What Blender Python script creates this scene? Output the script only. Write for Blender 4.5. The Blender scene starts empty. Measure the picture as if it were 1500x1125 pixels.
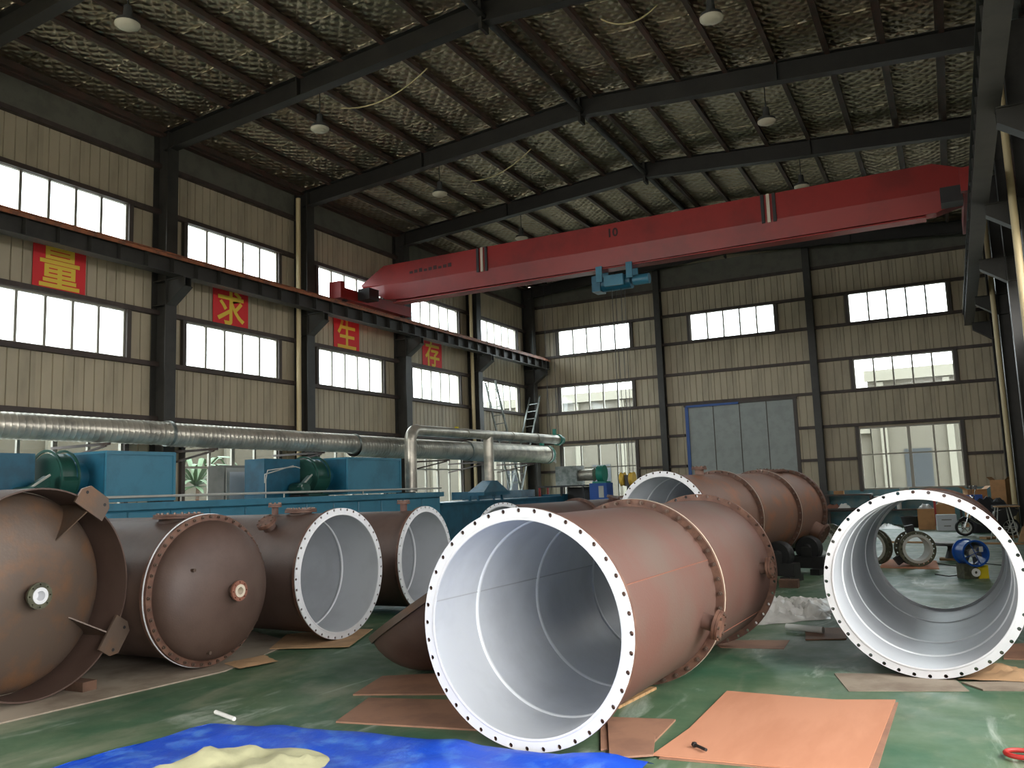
import bpy, bmesh, math, random
from mathutils import Vector, Matrix
random.seed(7)
PI = math.pi
scn = bpy.context.scene
COL = scn.collection

# ------------------------------------------------------------------ camera
F_PX, YAW, PITCH, ROLL, EYE = 1236.3, 0.47733, 0.12410, -0.03567, 1.65
def cam_axes():
    f = Vector((-math.sin(YAW)*math.cos(PITCH), math.cos(YAW)*math.cos(PITCH), math.sin(PITCH)))
    r = Vector((math.cos(YAW), math.sin(YAW), 0)); u = r.cross(f)
    return (math.cos(ROLL)*r+math.sin(ROLL)*u, -math.sin(ROLL)*r+math.cos(ROLL)*u, f)
RT, UP, FW = cam_axes()
cd = bpy.data.cameras.new('camera'); cam = bpy.data.objects.new('camera', cd); COL.objects.link(cam)
cd.sensor_width = 36; cd.lens = F_PX/1500*36; cd.clip_end = 300
cam.matrix_world = Matrix(((RT.x, UP.x, -FW.x, 0), (RT.y, UP.y, -FW.y, 0), (RT.z, UP.z, -FW.z, EYE), (0, 0, 0, 1)))
scn.camera = cam
def ray(x, y): return RT*(x-750)-UP*(y-562.5)+FW*F_PX
def on_y(x, y, Y):          # a pixel's point on the plane y = Y
    d = ray(x, y); return Vector((0, 0, EYE))+d*(Y/d.y)
def on_x(x, y, X):
    d = ray(x, y); return Vector((0, 0, EYE))+d*(X/d.x)
def on_z(x, y, Z=0):
    d = ray(x, y); return Vector((0, 0, EYE))+d*((Z-EYE)/d.z)

# ------------------------------------------------------------------ world and exposure
w = bpy.data.worlds.new('overcast_sky'); scn.world = w; w.use_nodes = True
bg = w.node_tree.nodes['Background']; bg.inputs[0].default_value = (1.0, 0.985, 0.96, 1); bg.inputs[1].default_value = 5.0
scn.view_settings.view_transform = 'Standard'; scn.view_settings.look = 'None'
scn.view_settings.gamma = 1; scn.view_settings.use_curve_mapping = False; scn.view_settings.exposure = 1.7
scn.cycles.max_bounces = 10; scn.cycles.diffuse_bounces = 5; scn.cycles.glossy_bounces = 4; scn.cycles.transparent_max_bounces = 12
scn.cycles.sample_clamp_indirect = 6

# hall: walls, bays
XL, XR, YB, YF = -15.56, 1.95, 31.9, -6.0
XM = -6.97                                  # ridge
COLY = [12.85+4.62*k for k in range(-4, 5)]  # column lines
XRC = 1.55                                  # column line by the right wall

def portal(name, loc, rot, sx, sy):
    l = bpy.data.lights.new(name, 'AREA'); l.shape = 'RECTANGLE'; l.size = sx; l.size_y = sy
    l.cycles.is_portal = True
    o = bpy.data.objects.new(name, l); COL.objects.link(o); o.location = loc; o.rotation_euler = rot
# window rows and door openings let the sky in
portal('sky_portal', (XL-0.12, 13, 7.6), (0, -PI/2, 0), 1.2, 37)
portal('sky_portal', (XL-0.12, 13, 5.25), (0, -PI/2, 0), 1.2, 37)
portal('sky_portal', (XL-0.12, 13, 2.3), (0, -PI/2, 0), 2.2, 37)
portal('sky_portal', (-7, YB+0.12, 7.6), (-PI/2, 0, 0), 15, 1.2)
portal('sky_portal', (-7, YB+0.12, 5.25), (-PI/2, 0, 0), 15, 1.2)
portal('sky_portal', (-7, YB+0.12, 2.3), (-PI/2, 0, 0), 15, 2.2)
portal('sky_portal', (-12.2, YF-0.12, 3.4), (PI/2, 0, 0), 4.0, 4.4)
portal('sky_portal', (XR+0.12, 1.28, 1.95), (0, PI/2, 0), 3.9, 4.25)
portal('sky_portal', (XR+0.12, 12.8, 5.25), (0, PI/2, 0), 1.2, 18)
portal('sky_portal', (XR+0.12, 5.9, 2.3), (0, PI/2, 0), 2.2, 3.4)
portal('sky_portal', (-7, YF-0.12, 7.6), (PI/2, 0, 0), 15, 1.2)

# ------------------------------------------------------------------ materials
def lin(c):
    return tuple(((v/255)/12.92 if v/255 <= .04045 else ((v/255+.055)/1.055)**2.4) for v in c)+(1,)
MATS = {}
def mat(name, rgb, rough=.5, metal=0, var=0.0, vscale=3.0, rgb2=None, mix=(.45, .62), bump=0, bscale=30, detail=5, rnd=0.0,
        stretch=None, spec=.5, trans=0, rvar=0.0):
    if name in MATS: return MATS[name]
    m = bpy.data.materials.new(name); m.use_nodes = True; nt = m.node_tree; N = nt.nodes; L = nt.links
    b = N['Principled BSDF']; b.inputs['Base Color'].default_value = lin(rgb); b.inputs['Roughness'].default_value = rough
    b.inputs['Metallic'].default_value = metal; b.inputs['Specular IOR Level'].default_value = spec
    if trans: b.inputs['Transmission Weight'].default_value = trans
    tc = N.new('ShaderNodeTexCoord'); src = tc.outputs['Object']
    if stretch:
        mp = N.new('ShaderNodeMapping'); mp.inputs['Scale'].default_value = stretch; L.new(src, mp.inputs[0]); src = mp.outputs[0]
    col = None
    if rgb2 or var or rvar:
        nz = N.new('ShaderNodeTexNoise'); nz.inputs['Scale'].default_value = vscale; nz.inputs['Detail'].default_value = detail
        nz.inputs['Roughness'].default_value = .62; L.new(src, nz.inputs['Vector'])
        rp = N.new('ShaderNodeValToRGB'); rp.color_ramp.elements[0].position = mix[0]; rp.color_ramp.elements[1].position = mix[1]
        rp.color_ramp.elements[0].color = lin(rgb)
        c2 = rgb2 or tuple(max(0, min(255, v*(1-var))) for v in rgb)
        rp.color_ramp.elements[1].color = lin(c2)
        L.new(nz.outputs['Fac'], rp.inputs[0]); col = rp.outputs[0]
        if rvar:
            ma = N.new('ShaderNodeMapRange'); ma.inputs[3].default_value = rough-rvar; ma.inputs[4].default_value = rough+rvar
            L.new(nz.outputs['Fac'], ma.inputs[0]); L.new(ma.outputs[0], b.inputs['Roughness'])
    if rnd:
        oi = N.new('ShaderNodeObjectInfo'); hs = N.new('ShaderNodeHueSaturation'); mr = N.new('ShaderNodeMapRange')
        mr.inputs[3].default_value = 1-rnd; mr.inputs[4].default_value = 1+rnd; L.new(oi.outputs['Random'], mr.inputs[0])
        L.new(mr.outputs[0], hs.inputs['Value'])
        if col: L.new(col, hs.inputs['Color'])
        else: hs.inputs['Color'].default_value = lin(rgb)
        col = hs.outputs[0]
    if col: L.new(col, b.inputs['Base Color'])
    if bump:
        n2 = N.new('ShaderNodeTexNoise'); n2.inputs['Scale'].default_value = bscale; n2.inputs['Detail'].default_value = 4
        L.new(src, n2.inputs['Vector']); bp = N.new('ShaderNodeBump'); bp.inputs['Strength'].default_value = bump; bp.inputs['Distance'].default_value = .02
        L.new(n2.outputs['Fac'], bp.inputs['Height']); L.new(bp.outputs[0], b.inputs['Normal'])
    MATS[name] = m; return m

def glass_mat(name='window_glass', tint=(225, 232, 235), alpha=.9):
    m = bpy.data.materials.new(name); m.use_nodes = True; N = m.node_tree.nodes; L = m.node_tree.links
    N.remove(N['Principled BSDF']); out = N['Material Output']
    t = N.new('ShaderNodeBsdfTransparent'); t.inputs[0].default_value = lin(tint)
    g = N.new('ShaderNodeBsdfGlossy'); g.inputs['Roughness'].default_value = .08
    mx = N.new('ShaderNodeMixShader'); mx.inputs[0].default_value = .05; L.new(t.outputs[0], mx.inputs[1]); L.new(g.outputs[0], mx.inputs[2])
    L.new(mx.outputs[0], out.inputs[0]); return m
GLASS = glass_mat()

def floor_mat():
    m = bpy.data.materials.new('green_floor_paint'); m.use_nodes = True; nt = m.node_tree; N = nt.nodes; L = nt.links; b = N['Principled BSDF']
    tc = N.new('ShaderNodeTexCoord')
    def noise(s, d=6, st=None, dist=0):
        n = N.new('ShaderNodeTexNoise'); n.inputs['Scale'].default_value = s; n.inputs['Detail'].default_value = d
        n.inputs['Roughness'].default_value = .65; n.inputs['Distortion'].default_value = dist
        if st:
            mp = N.new('ShaderNodeMapping'); mp.inputs['Scale'].default_value = st; mp.inputs['Rotation'].default_value = (0, 0, .5)
            L.new(tc.outputs['Object'], mp.inputs[0]); L.new(mp.outputs[0], n.inputs['Vector'])
        else: L.new(tc.outputs['Object'], n.inputs['Vector'])
        return n.outputs['Fac']
    def ramp(f, p0, p1, c0, c1):
        r = N.new('ShaderNodeValToRGB'); r.color_ramp.elements[0].position = p0; r.color_ramp.elements[1].position = p1
        r.color_ramp.elements[0].color = c0; r.color_ramp.elements[1].color = c1; L.new(f, r.inputs[0]); return r.outputs[0]
    def mixc(f, a, bb):
        x = N.new('ShaderNodeMix'); x.data_type = 'RGBA'; L.new(f, x.inputs[0])
        for s, v in ((6, a), (7, bb)):
            if isinstance(v, tuple): x.inputs[s].default_value = v
            else: L.new(v, x.inputs[s])
        return x.outputs[2]
    base = ramp(noise(.55, 5), .35, .68, lin((46, 90, 66)), lin((100, 118, 90)))
    dusty = ramp(noise(1.7, 8, (1, .45, 1), .6), .5, .72, (0, 0, 0, 1), (.75, .75, .75, 1))
    c = mixc(dusty, base, lin((142, 144, 122)))
    scr = ramp(noise(2.2, 10, (1, .3, 1), 1.0), .58, .70, (0, 0, 0, 1), (.7, .7, .7, 1))
    c = mixc(scr, c, lin((176, 186, 174)))
    stain = ramp(noise(.7, 3), .52, .85, (0, 0, 0, 1), (.6, .6, .6, 1))
    c = mixc(stain, c, lin((36, 62, 52)))
    L.new(c, b.inputs['Base Color'])
    r = ramp(noise(2.3, 6), .35, .7, (.36, .36, .36, 1), (.58, .58, .58, 1)); L.new(r, b.inputs['Roughness'])
    return m
def foil_mat():
    m = bpy.data.materials.new('foil_insulation'); m.use_nodes = True; nt = m.node_tree; N = nt.nodes; L = nt.links; b = N['Principled BSDF']
    b.inputs['Metallic'].default_value = .9; b.inputs['Roughness'].default_value = .28
    tc = N.new('ShaderNodeTexCoord')
    n = N.new('ShaderNodeTexNoise'); n.inputs['Scale'].default_value = 1.3; n.inputs['Detail'].default_value = 4; L.new(tc.outputs['Object'], n.inputs['Vector'])
    r = N.new('ShaderNodeValToRGB'); r.color_ramp.elements[0].color = lin((158, 146, 122)); r.color_ramp.elements[1].color = lin((206, 192, 166))
    L.new(n.outputs['Fac'], r.inputs[0]); L.new(r.outputs[0], b.inputs['Base Color'])
    # wire-net quilting plus crumpled foil
    h = None
    for rot, sc in ((.78, 1.7), (-.78, 1.7)):
        mp = N.new('ShaderNodeMapping'); mp.inputs['Rotation'].default_value = (0, 0, rot); L.new(tc.outputs['Object'], mp.inputs[0])
        wv = N.new('ShaderNodeTexWave'); wv.inputs['Scale'].default_value = sc; wv.inputs['Distortion'].default_value = 1.2; wv.inputs['Detail'].default_value = 2
        L.new(mp.outputs[0], wv.inputs['Vector'])
        if h is None: h = wv.outputs['Fac']
        else:
            mm = N.new('ShaderNodeMath'); mm.operation = 'MULTIPLY'; L.new(h, mm.inputs[0]); L.new(wv.outputs['Fac'], mm.inputs[1]); h = mm.outputs[0]
    n2 = N.new('ShaderNodeTexNoise'); n2.inputs['Scale'].default_value = 9; n2.inputs['Detail'].default_value = 5; L.new(tc.outputs['Object'], n2.inputs['Vector'])
    ad = N.new('ShaderNodeMath'); ad.operation = 'ADD'; L.new(h, ad.inputs[0]); L.new(n2.outputs['Fac'], ad.inputs[1])
    bp = N.new('ShaderNodeBump'); bp.inputs['Strength'].default_value = .8; bp.inputs['Distance'].default_value = .06
    L.new(ad.outputs[0], bp.inputs['Height']); L.new(bp.outputs[0], b.inputs['Normal'])
    return m
M = dict(
    floor=floor_mat(), foil=foil_mat(),
    panel=mat('cream_wall_sheet', (178, 165, 140), .55, var=.10, vscale=1.2, rnd=.05, stretch=(1, 1, .25)),
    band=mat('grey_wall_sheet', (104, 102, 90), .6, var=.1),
    plinth=mat('blue_plinth_paint', (96, 140, 150), .7, rgb2=(128, 150, 150), vscale=2.2),
    steel=mat('dark_grey_steel_paint', (52, 50, 45), .5, var=.2, vscale=2),
    rafter=mat('dark_steel_paint', (38, 36, 32), .5, var=.15),
    girt=mat('brown_primer_girt', (72, 60, 54), .6, var=.2),
    purlin=mat('dark_brown_primer', (70, 58, 50), .6, rgb2=(86, 60, 52)),
    alu=mat('aluminium_window_frame', (150, 146, 134), .45, metal=.3),
    jamb=mat('dark_window_jamb', (74, 66, 60), .6),
    doorp=mat('pale_grey_door_panel', (150, 156, 152), .5, var=.06),
    bluetrim=mat('blue_door_trim', (44, 84, 150), .5),
    red=mat('red_crane_paint', (142, 26, 20), .42, var=.12, vscale=1.0),
    rail=mat('orange_rail', (160, 96, 62), .6, rgb2=(112, 72, 54), vscale=4),
    galv=mat('galvanised_duct', (198, 192, 178), .34, metal=.6, var=.18, vscale=2.5, rvar=.08),
    galvd=mat('galvanised_plate', (150, 154, 150), .4, metal=.6, rgb2=(110, 118, 114), vscale=4),
    blue=mat('blue_machine_paint', (60, 122, 146), .38, var=.12, vscale=1.4),
    dblue=mat('dark_blue_machine_paint', (24, 88, 112), .42, var=.15),
    green=mat('green_fan_paint', (30, 74, 64), .4, var=.15),
    teal=mat('teal_flange_paint', (38, 130, 112), .45),
    rust=mat('rust_primer', (92, 63, 54), .62, rgb2=(90, 72, 63), vscale=1.3, mix=(.42, .64), bump=.06, bscale=60),
    rust2=mat('dark_rust_primer', (82, 64, 56), .55, rgb2=(68, 50, 43), vscale=1.8, mix=(.4, .66), bump=.06, bscale=60),
    rust3=mat('orange_rust', (110, 83, 70), .6, rgb2=(138, 84, 46), vscale=2.2, mix=(.5, .74), bump=.06, bscale=60),
    mill=mat('mill_scale_steel', (92, 78, 68), .45, rgb2=(116, 84, 60), vscale=3.0, mix=(.46, .72), bump=.08, bscale=40, metal=.25),
    flange=mat('rusty_flange', (84, 57, 46), .6, rgb2=(106, 76, 61), vscale=8),
    bolt=mat('bolt_steel', (104, 88, 78), .45, metal=.6),
    lining=mat('white_lining', (196, 200, 205), .42, var=.05, vscale=1.5),
    ptfe=mat('white_flange_face', (214, 215, 218), .38, var=.03),
    weld=mat('lining_weld', (226, 229, 232), .35),
    gasket=mat('pale_gasket', (198, 186, 168), .6),
    lseam=mat('lining_seam_grey', (172, 174, 178), .4),
    seam=mat('weld_seam', (128, 82, 66), .6),
    ply=mat('orange_plywood', (190, 134, 104), .75, rgb2=(180, 124, 94), vscale=2.2, stretch=(1, .25, 1)),
    ply2=mat('brown_board', (150, 112, 90), .6, rgb2=(132, 98, 80), vscale=2.5),
    ply3=mat('grey_board', (150, 138, 122), .7, rgb2=(126, 112, 98), vscale=2),
    plyedge=mat('plywood_edge', (206, 170, 128), .7),
    card=mat('tan_cardboard', (186, 150, 112), .8, var=.1),
    tarp=mat('blue_tarpaulin', (14, 76, 200), .42, rgb2=(84, 140, 220), vscale=5.5, mix=(.5, .75), bump=.25, bscale=18),
    cloth=mat('cream_cloth', (186, 184, 146), .85, var=.1, bump=.2, bscale=14),
    plastic=mat('translucent_plastic', (206, 204, 198), .35, var=.12),
    white=mat('white_plastic', (226, 226, 222), .45),
    black=mat('black_steel', (38, 37, 37), .5, var=.2),
    rubber=mat('black_rubber', (26, 26, 27), .6),
    wood=mat('raw_timber', (176, 138, 96), .7, var=.2, stretch=(1, 8, 8)),
    oldwood=mat('old_timber', (92, 66, 50), .8, var=.2),
    fanblue=mat('blue_fan_paint', (24, 74, 150), .35),
    yellow=mat('yellow_paint', (220, 196, 40), .5),
    grey=mat('mid_grey_paint', (128, 128, 122), .5, var=.1),
    lgrey=mat('light_grey_sheet', (178, 178, 170), .5, var=.05),
    chrome=mat('bright_metal', (200, 200, 200), .2, metal=1),
    olive=mat('olive_coated_steel', (98, 98, 80), .4, rgb2=(72, 72, 60), vscale=9, metal=.3),
    posterred=mat('poster_red', (222, 46, 50), .6), posteryellow=mat('poster_yellow', (236, 200, 70), .6),
    pipe=mat('cream_drain_pipe', (190, 172, 132), .5),
    lampcap=mat('lamp_housing', (60, 60, 58), .5), lampshade=mat('lamp_diffuser', (186, 178, 156), .5),
    ext=mat('neighbour_cream_render', (82, 77, 66), .8), extw=mat('neighbour_white_render', (112, 108, 96), .8),
    extg=mat('neighbour_dark_glass', (46, 50, 54), .3), ground=mat('yard_concrete', (150, 150, 145), .9),
    leaf=mat('leaf_green', (58, 84, 46), .6), redp=mat('red_paint', (170, 40, 36), .5),
    darktext=mat('dark_lettering', (52, 12, 10), .6), wire=mat('pale_cable', (186, 172, 128), .6),
    box=mat('brown_carton', (178, 132, 88), .8, var=.1), wbox=mat('white_carton', (200, 204, 208), .7),
    dark=mat('dark_fabric', (40, 40, 42), .8, var=.2), goldrope=mat('hook_block_yellow', (190, 158, 60), .5),
)

# ------------------------------------------------------------------ mesh helpers
class MB:
    def __init__(s): s.v = []; s.f = []
    def add(s, vs, fs, T=None):
        o = len(s.v)
        s.v += [tuple(T @ Vector(p)) if T else tuple(p) for p in vs]
        s.f += [tuple(i+o for i in f) for f in fs]; return s
    def box(s, x0, x1, y0, y1, z0, z1, T=None):
        return s.add([(x, y, z) for z in (z0, z1) for y in (y0, y1) for x in (x0, x1)],
                     [(0, 2, 3, 1), (4, 5, 7, 6), (0, 1, 5, 4), (2, 6, 7, 3), (0, 4, 6, 2), (1, 3, 7, 5)], T)
    def bar(s, a, b, wx, wz, up=Vector((0, 0, 1))):      # square bar between two points
        a, b = Vector(a), Vector(b); d = (b-a).normalized()
        if abs(d.dot(up)) > .98: up = Vector((1, 0, 0))
        x = d.cross(up).normalized()*wx/2; z = x.normalized().cross(d)*wz/2
        return s.add([a-x-z, a+x-z, a-x+z, a+x+z, b-x-z, b+x-z, b-x+z, b+x+z],
                     [(0, 1, 3, 2), (4, 6, 7, 5), (0, 4, 5, 1), (2, 3, 7, 6), (0, 2, 6, 4), (1, 5, 7, 3)])
    def tube(s, pts, r, n=12, cap=True):
        pts = [Vector(p) for p in pts]; rs = r if isinstance(r, (list, tuple)) else [r]*len(pts)
        o = len(s.v); prev = None
        for i, p in enumerate(pts):
            d = (pts[min(i+1, len(pts)-1)]-pts[max(i-1, 0)]).normalized()
            if prev is None:
                a = Vector((0, 0, 1)) if abs(d.z) < .9 else Vector((1, 0, 0)); u = d.cross(a).normalized()
            else:
                u = (prev-d*prev.dot(d)).normalized()
            prev = u; v = d.cross(u)
            s.v += [tuple(p+(u*math.cos(2*PI*k/n)+v*math.sin(2*PI*k/n))*rs[i]) for k in range(n)]
        for i in range(len(pts)-1):
            for k in range(n):
                a = o+i*n+k; b = o+i*n+(k+1) % n; s.f.append((a, b, b+n, a+n))
        if cap:
            s.f.append(tuple(o+k for k in range(n))[::-1]); s.f.append(tuple(o+(len(pts)-1)*n+k for k in range(n)))
        return s
    def lathe(s, prof, n=72, T=None, closed=False):      # profile of (y, r), turned about the Y axis
        o = len(s.v); k = len(prof); vs = []; fs = []
        for i in range(n):
            a = 2*PI*i/n
            for (y, r) in prof: vs.append((r*math.cos(a), y, r*math.sin(a)))
        for i in range(n):
            for j in range(k if closed else k-1):
                a = i*k+j; b = i*k+(j+1) % k; c = ((i+1) % n)*k+(j+1) % k; d = ((i+1) % n)*k+j
                fs.append((a, d, c, b))
        return s.add(vs, fs, T)
    def holed_ring(s, y0, y1, ri, ro, rb, rh, n=40, sub=8, T=None):   # flange ring along Y with n bolt holes
        for i in range(n):
            c = 2*PI*i/n; h = PI/n
            out = []
            for a, r in ((-h, ri), (0, ri), (h, ri), (h, rb), (h, ro), (0, ro), (-h, ro), (-h, rb)): out.append((r, c+a))
            hol = []
            for q in range(8):
                t = [-.75, -.5, -.25, 0, .25, .5, .75, 1][q]*PI   # matches the corners above: radial axis first
                hol.append((rb+rh*math.cos(t)*1.0, c+rh*math.sin(t)/rb))
            # order the hole points like the outline: starts at low radius, negative angle
            hol = [(rb+rh*math.cos(t), c+rh*math.sin(t)/rb) for t in (-.75*PI, PI, .75*PI, .5*PI, .25*PI, 0, -.25*PI, -.5*PI)]
            vs = []
            for y in (y0, y1):
                for (r, a) in out+hol: vs.append((r*math.cos(a), y, r*math.sin(a)))
            fs = []
            for q in range(8):
                p = (q+1) % 8
                fs.append((q, p, 8+p, 8+q)); fs.append((16+q, 24+q, 24+p, 16+p)); fs.append((8+q, 8+p, 24+p, 24+q))
            for q in (0, 1, 4, 5): fs.append((q, 16+q, 16+q+1, q+1))
            s.add(vs, fs, T)
        return s
    def obj(s, name, m, parent=None, smooth=None, kind=None):
        me = bpy.data.meshes.new(name); me.from_pydata(s.v, [], s.f); me.update()
        bm = bmesh.new(); bm.from_mesh(me); bmesh.ops.remove_doubles(bm, verts=bm.verts, dist=1e-5)
        bmesh.ops.recalc_face_normals(bm, faces=bm.faces); bm.to_mesh(me); bm.free()
        if smooth:
            for p in me.polygons: p.use_smooth = True
            me.set_sharp_from_angle(angle=math.radians(smooth))
        me.materials.append(M[m] if isinstance(m, str) else m)
        o = bpy.data.objects.new(name, me); COL.objects.link(o)
        if parent: o.parent = parent
        if kind: o['kind'] = kind
        return o
def inst(src, name, loc=(0, 0, 0), rot=None, parent=None, scale=None):
    o = bpy.data.objects.new(name, src.data if hasattr(src, 'data') else src); COL.objects.link(o); o.location = loc
    if rot: o.rotation_euler = rot
    if scale: o.scale = scale
    if parent: o.parent = parent
    return o
def root(name, loc=(0, 0, 0), rz=0, label=None, cat=None, group=None, kind=None):
    o = bpy.data.objects.new(name, None); COL.objects.link(o); o.location = loc; o.rotation_euler = (0, 0, rz); o.empty_display_size = .1
    return tag(o, label, cat, group, kind)
def tag(o, label=None, cat=None, group=None, kind=None):
    if label: o['label'] = label
    if cat: o['category'] = cat
    if group: o['group'] = group
    if kind: o['kind'] = kind
    return o
def Box(name, m, dims, parent=None, bev=0):
    o = MB().box(*dims).obj(name, m, parent)
    if bev:
        b = o.modifiers.new('bevel', 'BEVEL'); b.width = bev; b.segments = 2; b.limit_method = 'ANGLE'
    return o
TZ = lambda z, x=0, y=0: Matrix.Translation((x, y, z))

# ================================================================== THE SETTING
def struct(o): o['kind'] = 'structure'; return o
struct(MB().box(XL-.2, XR+.2, YF-.2, YB+.2, -.25, 0).obj('floor', 'floor'))

ZB = [1.2, 3.47, 4.68, 5.84, 7.06, 8.18, 9.25, 10.12]       # sheet bands between girts
WIN_ROWS = [(1.21, 3.35), (4.72, 5.80), (7.09, 8.17)]
def cells(u0, u1, z0, z1, holes):
    us = sorted({u0, u1, *[h[0] for h in holes], *[h[1] for h in holes]}); zs = sorted({z0, z1, *[h[2] for h in holes], *[h[3] for h in holes]})
    for i in range(len(us)-1):
        for j in range(len(zs)-1):
            a, b, c, d = us[i], us[i+1], zs[j], zs[j+1]
            if any(h[0]-1e-6 <= a and b <= h[1]+1e-6 and h[2]-1e-6 <= c and d <= h[3]+1e-6 for h in holes): continue
            yield a, b, c, d
PANEL = {}
def panel_mesh(wd, h):
    k = (round(wd, 2), round(h, 2))
    if k not in PANEL:
        mb = MB(); n = max(1, round(wd/.24)); p = wd/n; xs = [(0, 0)]
        for i in range(n):
            c = p*(i+.5); xs += [(c-.016, 0), (c-.010, .026), (c+.010, .026), (c+.016, 0)]
        xs += [(wd-.006, 0), (wd, .012)]
        vs = [(x, y, z) for (x, y) in xs for z in (0, h)]
        fs = [(2*i, 2*i+2, 2*i+3, 2*i+1) for i in range(len(xs)-1)]
        mb.add(vs, fs); o = mb.obj('wall_sheet', 'panel'); PANEL[k] = o.data; bpy.data.objects.remove(o)
    return PANEL[k]
def sheets(u0, u1, z0, z1, place, parent):
    n = max(1, round((u1-u0)/.96)); wd = (u1-u0)/n
    for i in range(n): place(inst(panel_mesh(wd, z1-z0), 'wall_sheet', parent=parent), u0+i*wd, z0)
WN = [0]
def window(place, u0, u1, z0, z1, cols, rows=(), bold=False):
    """local X along the wall, Y outward, Z up"""
    WN[0] += 1; wd, h = u1-u0, z1-z0
    r = struct(root('window_%d' % WN[0])); place(r, u0, z0)
    f = MB(); t = .045
    f.box(0, wd, -.03, .05, 0, t); f.box(0, wd, -.03, .05, h-t, h); f.box(0, t, -.03, .05, t, h-t); f.box(wd-t, wd, -.03, .05, t, h-t)
    f.obj('window_frame', 'alu', r)
    j = MB(); j.box(-.11, -.002, -.09, .06, -.06, h+.06); j.obj('window_jamb', 'jamb', r)
    j = MB(); j.box(wd+.002, wd+.11, -.09, .06, -.06, h+.06); j.obj('window_jamb', 'jamb', r)
    iw, ih = wd-2*t, h-2*t; cw = iw/cols
    zr = [t]+list(rows)+[h-t]
    mm = None
    for i in range(1, cols):
        x = t+cw*i; bw = .05 if (bold and i == cols//2) else .03
        MB().box(x-bw, x+bw, -.02, .04, t, h-t).obj('mullion', 'alu', r)
    for z in rows: MB().box(t, wd-t, -.025, .045, z-.025, z+.025).obj('transom', 'alu', r)
    for k in range(len(zr)-1):
        pm = None
        for i in range(cols):
            if pm is None:
                pm = MB().box(0, cw, .008, .014, 0, zr[k+1]-zr[k]).obj('pane', GLASS, r); pm.location = (t, 0, zr[k])
            else: inst(pm, 'pane', (t+i*cw, 0, zr[k]), parent=r)
    return r

# ---- left wall
wl = []
for k in range(8):
    y0 = COLY[k]
    for (a, b) in WIN_ROWS: wl.append((y0+.78, y0+3.80, a, b))
mb = MB()
for a, b, c, d in cells(YF, YB+.1, 0, 10.2, wl): mb.box(XL-.1, XL-.03, a, b, c, d)
wall_left = struct(mb.obj('wall_left', 'panel'))
def pl_left(o, u, z): o.location = (XL, u, z); o.rotation_euler = (0, 0, PI/2)
def pl_back(o, u, z): o.location = (u, YB, z)
for k in range(2, 8):
    y0, y1 = COLY[k]+.02, COLY[k+1]-.02
    if k == 7: y1 = YB-.02
    for j in range(len(ZB)-1):
        if j in (0, 2, 4):
            sheets(y0, COLY[k]+.78, ZB[j], ZB[j+1], pl_left, wall_left); sheets(COLY[k]+3.80, y1, ZB[j], ZB[j+1], pl_left, wall_left)
            window(pl_left, COLY[k]+.78, COLY[k]+3.80, *WIN_ROWS[j//2], cols=5 if j else 4, rows=() if j else (1.2,), bold=not j)
        elif j == 6:
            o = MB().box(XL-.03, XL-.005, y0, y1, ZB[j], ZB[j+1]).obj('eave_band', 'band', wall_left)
        else: sheets(y0, y1, ZB[j], ZB[j+1], pl_left, wall_left)
    for z in ZB[:-1]: MB().box(XL, XL+.13, y0, y1, z-.05, z+.05).obj('girt', 'girt', wall_left)
    MB().box(XL, XL+.16, y0, y1, 9.95, 10.12).obj('eave_strut', 'purlin', wall_left)
    MB().box(XL, XL+.03, y0, y1, 0, 1.15).obj('plinth', 'plinth', wall_left)

def column_mesh(d, bw, h, corbel=None):       # H column, depth d along +X, flange bw along Y
    m = MB(); m.box(0, .022, -bw/2, bw/2, 0, h); m.box(d-.022, d, -bw/2, bw/2, 0, h); m.box(.022, d-.022, -.008, .008, 0, h)
    return m
def corbel_mesh(d, reach, z):
    m = MB(); pts = [(d, z-.55), (d+reach, z-.2), (d+reach, z), (d, z)]
    for yy in (-.09, .075):
        m.add([(x, yy, zz) for x, zz in pts]+[(x, yy+.015, zz) for x, zz in pts], [(0, 1, 2, 3), (7, 6, 5, 4), (0, 4, 5, 1), (1, 5, 6, 2), (2, 6, 7, 3), (3, 7, 4, 0)])
    m.box(d, d+reach, -.13, .13, z-.02, z); m.bar((d, 0, z-.57), (d+reach, 0, z-.21), .26, .02)
    m.box(.03, d-.03, -.14, .14, z-.02, z); m.box(.03, d-.03, -.14, .14, z-.57, z-.55)
    return m
cm = None
for y in COLY[2:]:
    if cm is None:
        cm = column_mesh(.46, .30, 9.95).obj('column', 'steel', wall_left); cb = corbel_mesh(.46, .52, 6.54).obj('corbel_bracket', 'steel', cm)
        c = cm
    else:
        c = inst(cm, 'column', parent=wall_left); inst(cb, 'corbel_bracket', parent=c)
    c.location = (XL+.01, y, 0)
for y in (COLY[5], COLY[7]):
    MB().tube([(XL+.30, y-.30, 0), (XL+.30, y-.30, 9.75)], .065, 14).obj('drain_pipe', 'pipe', wall_left, 40)

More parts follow.
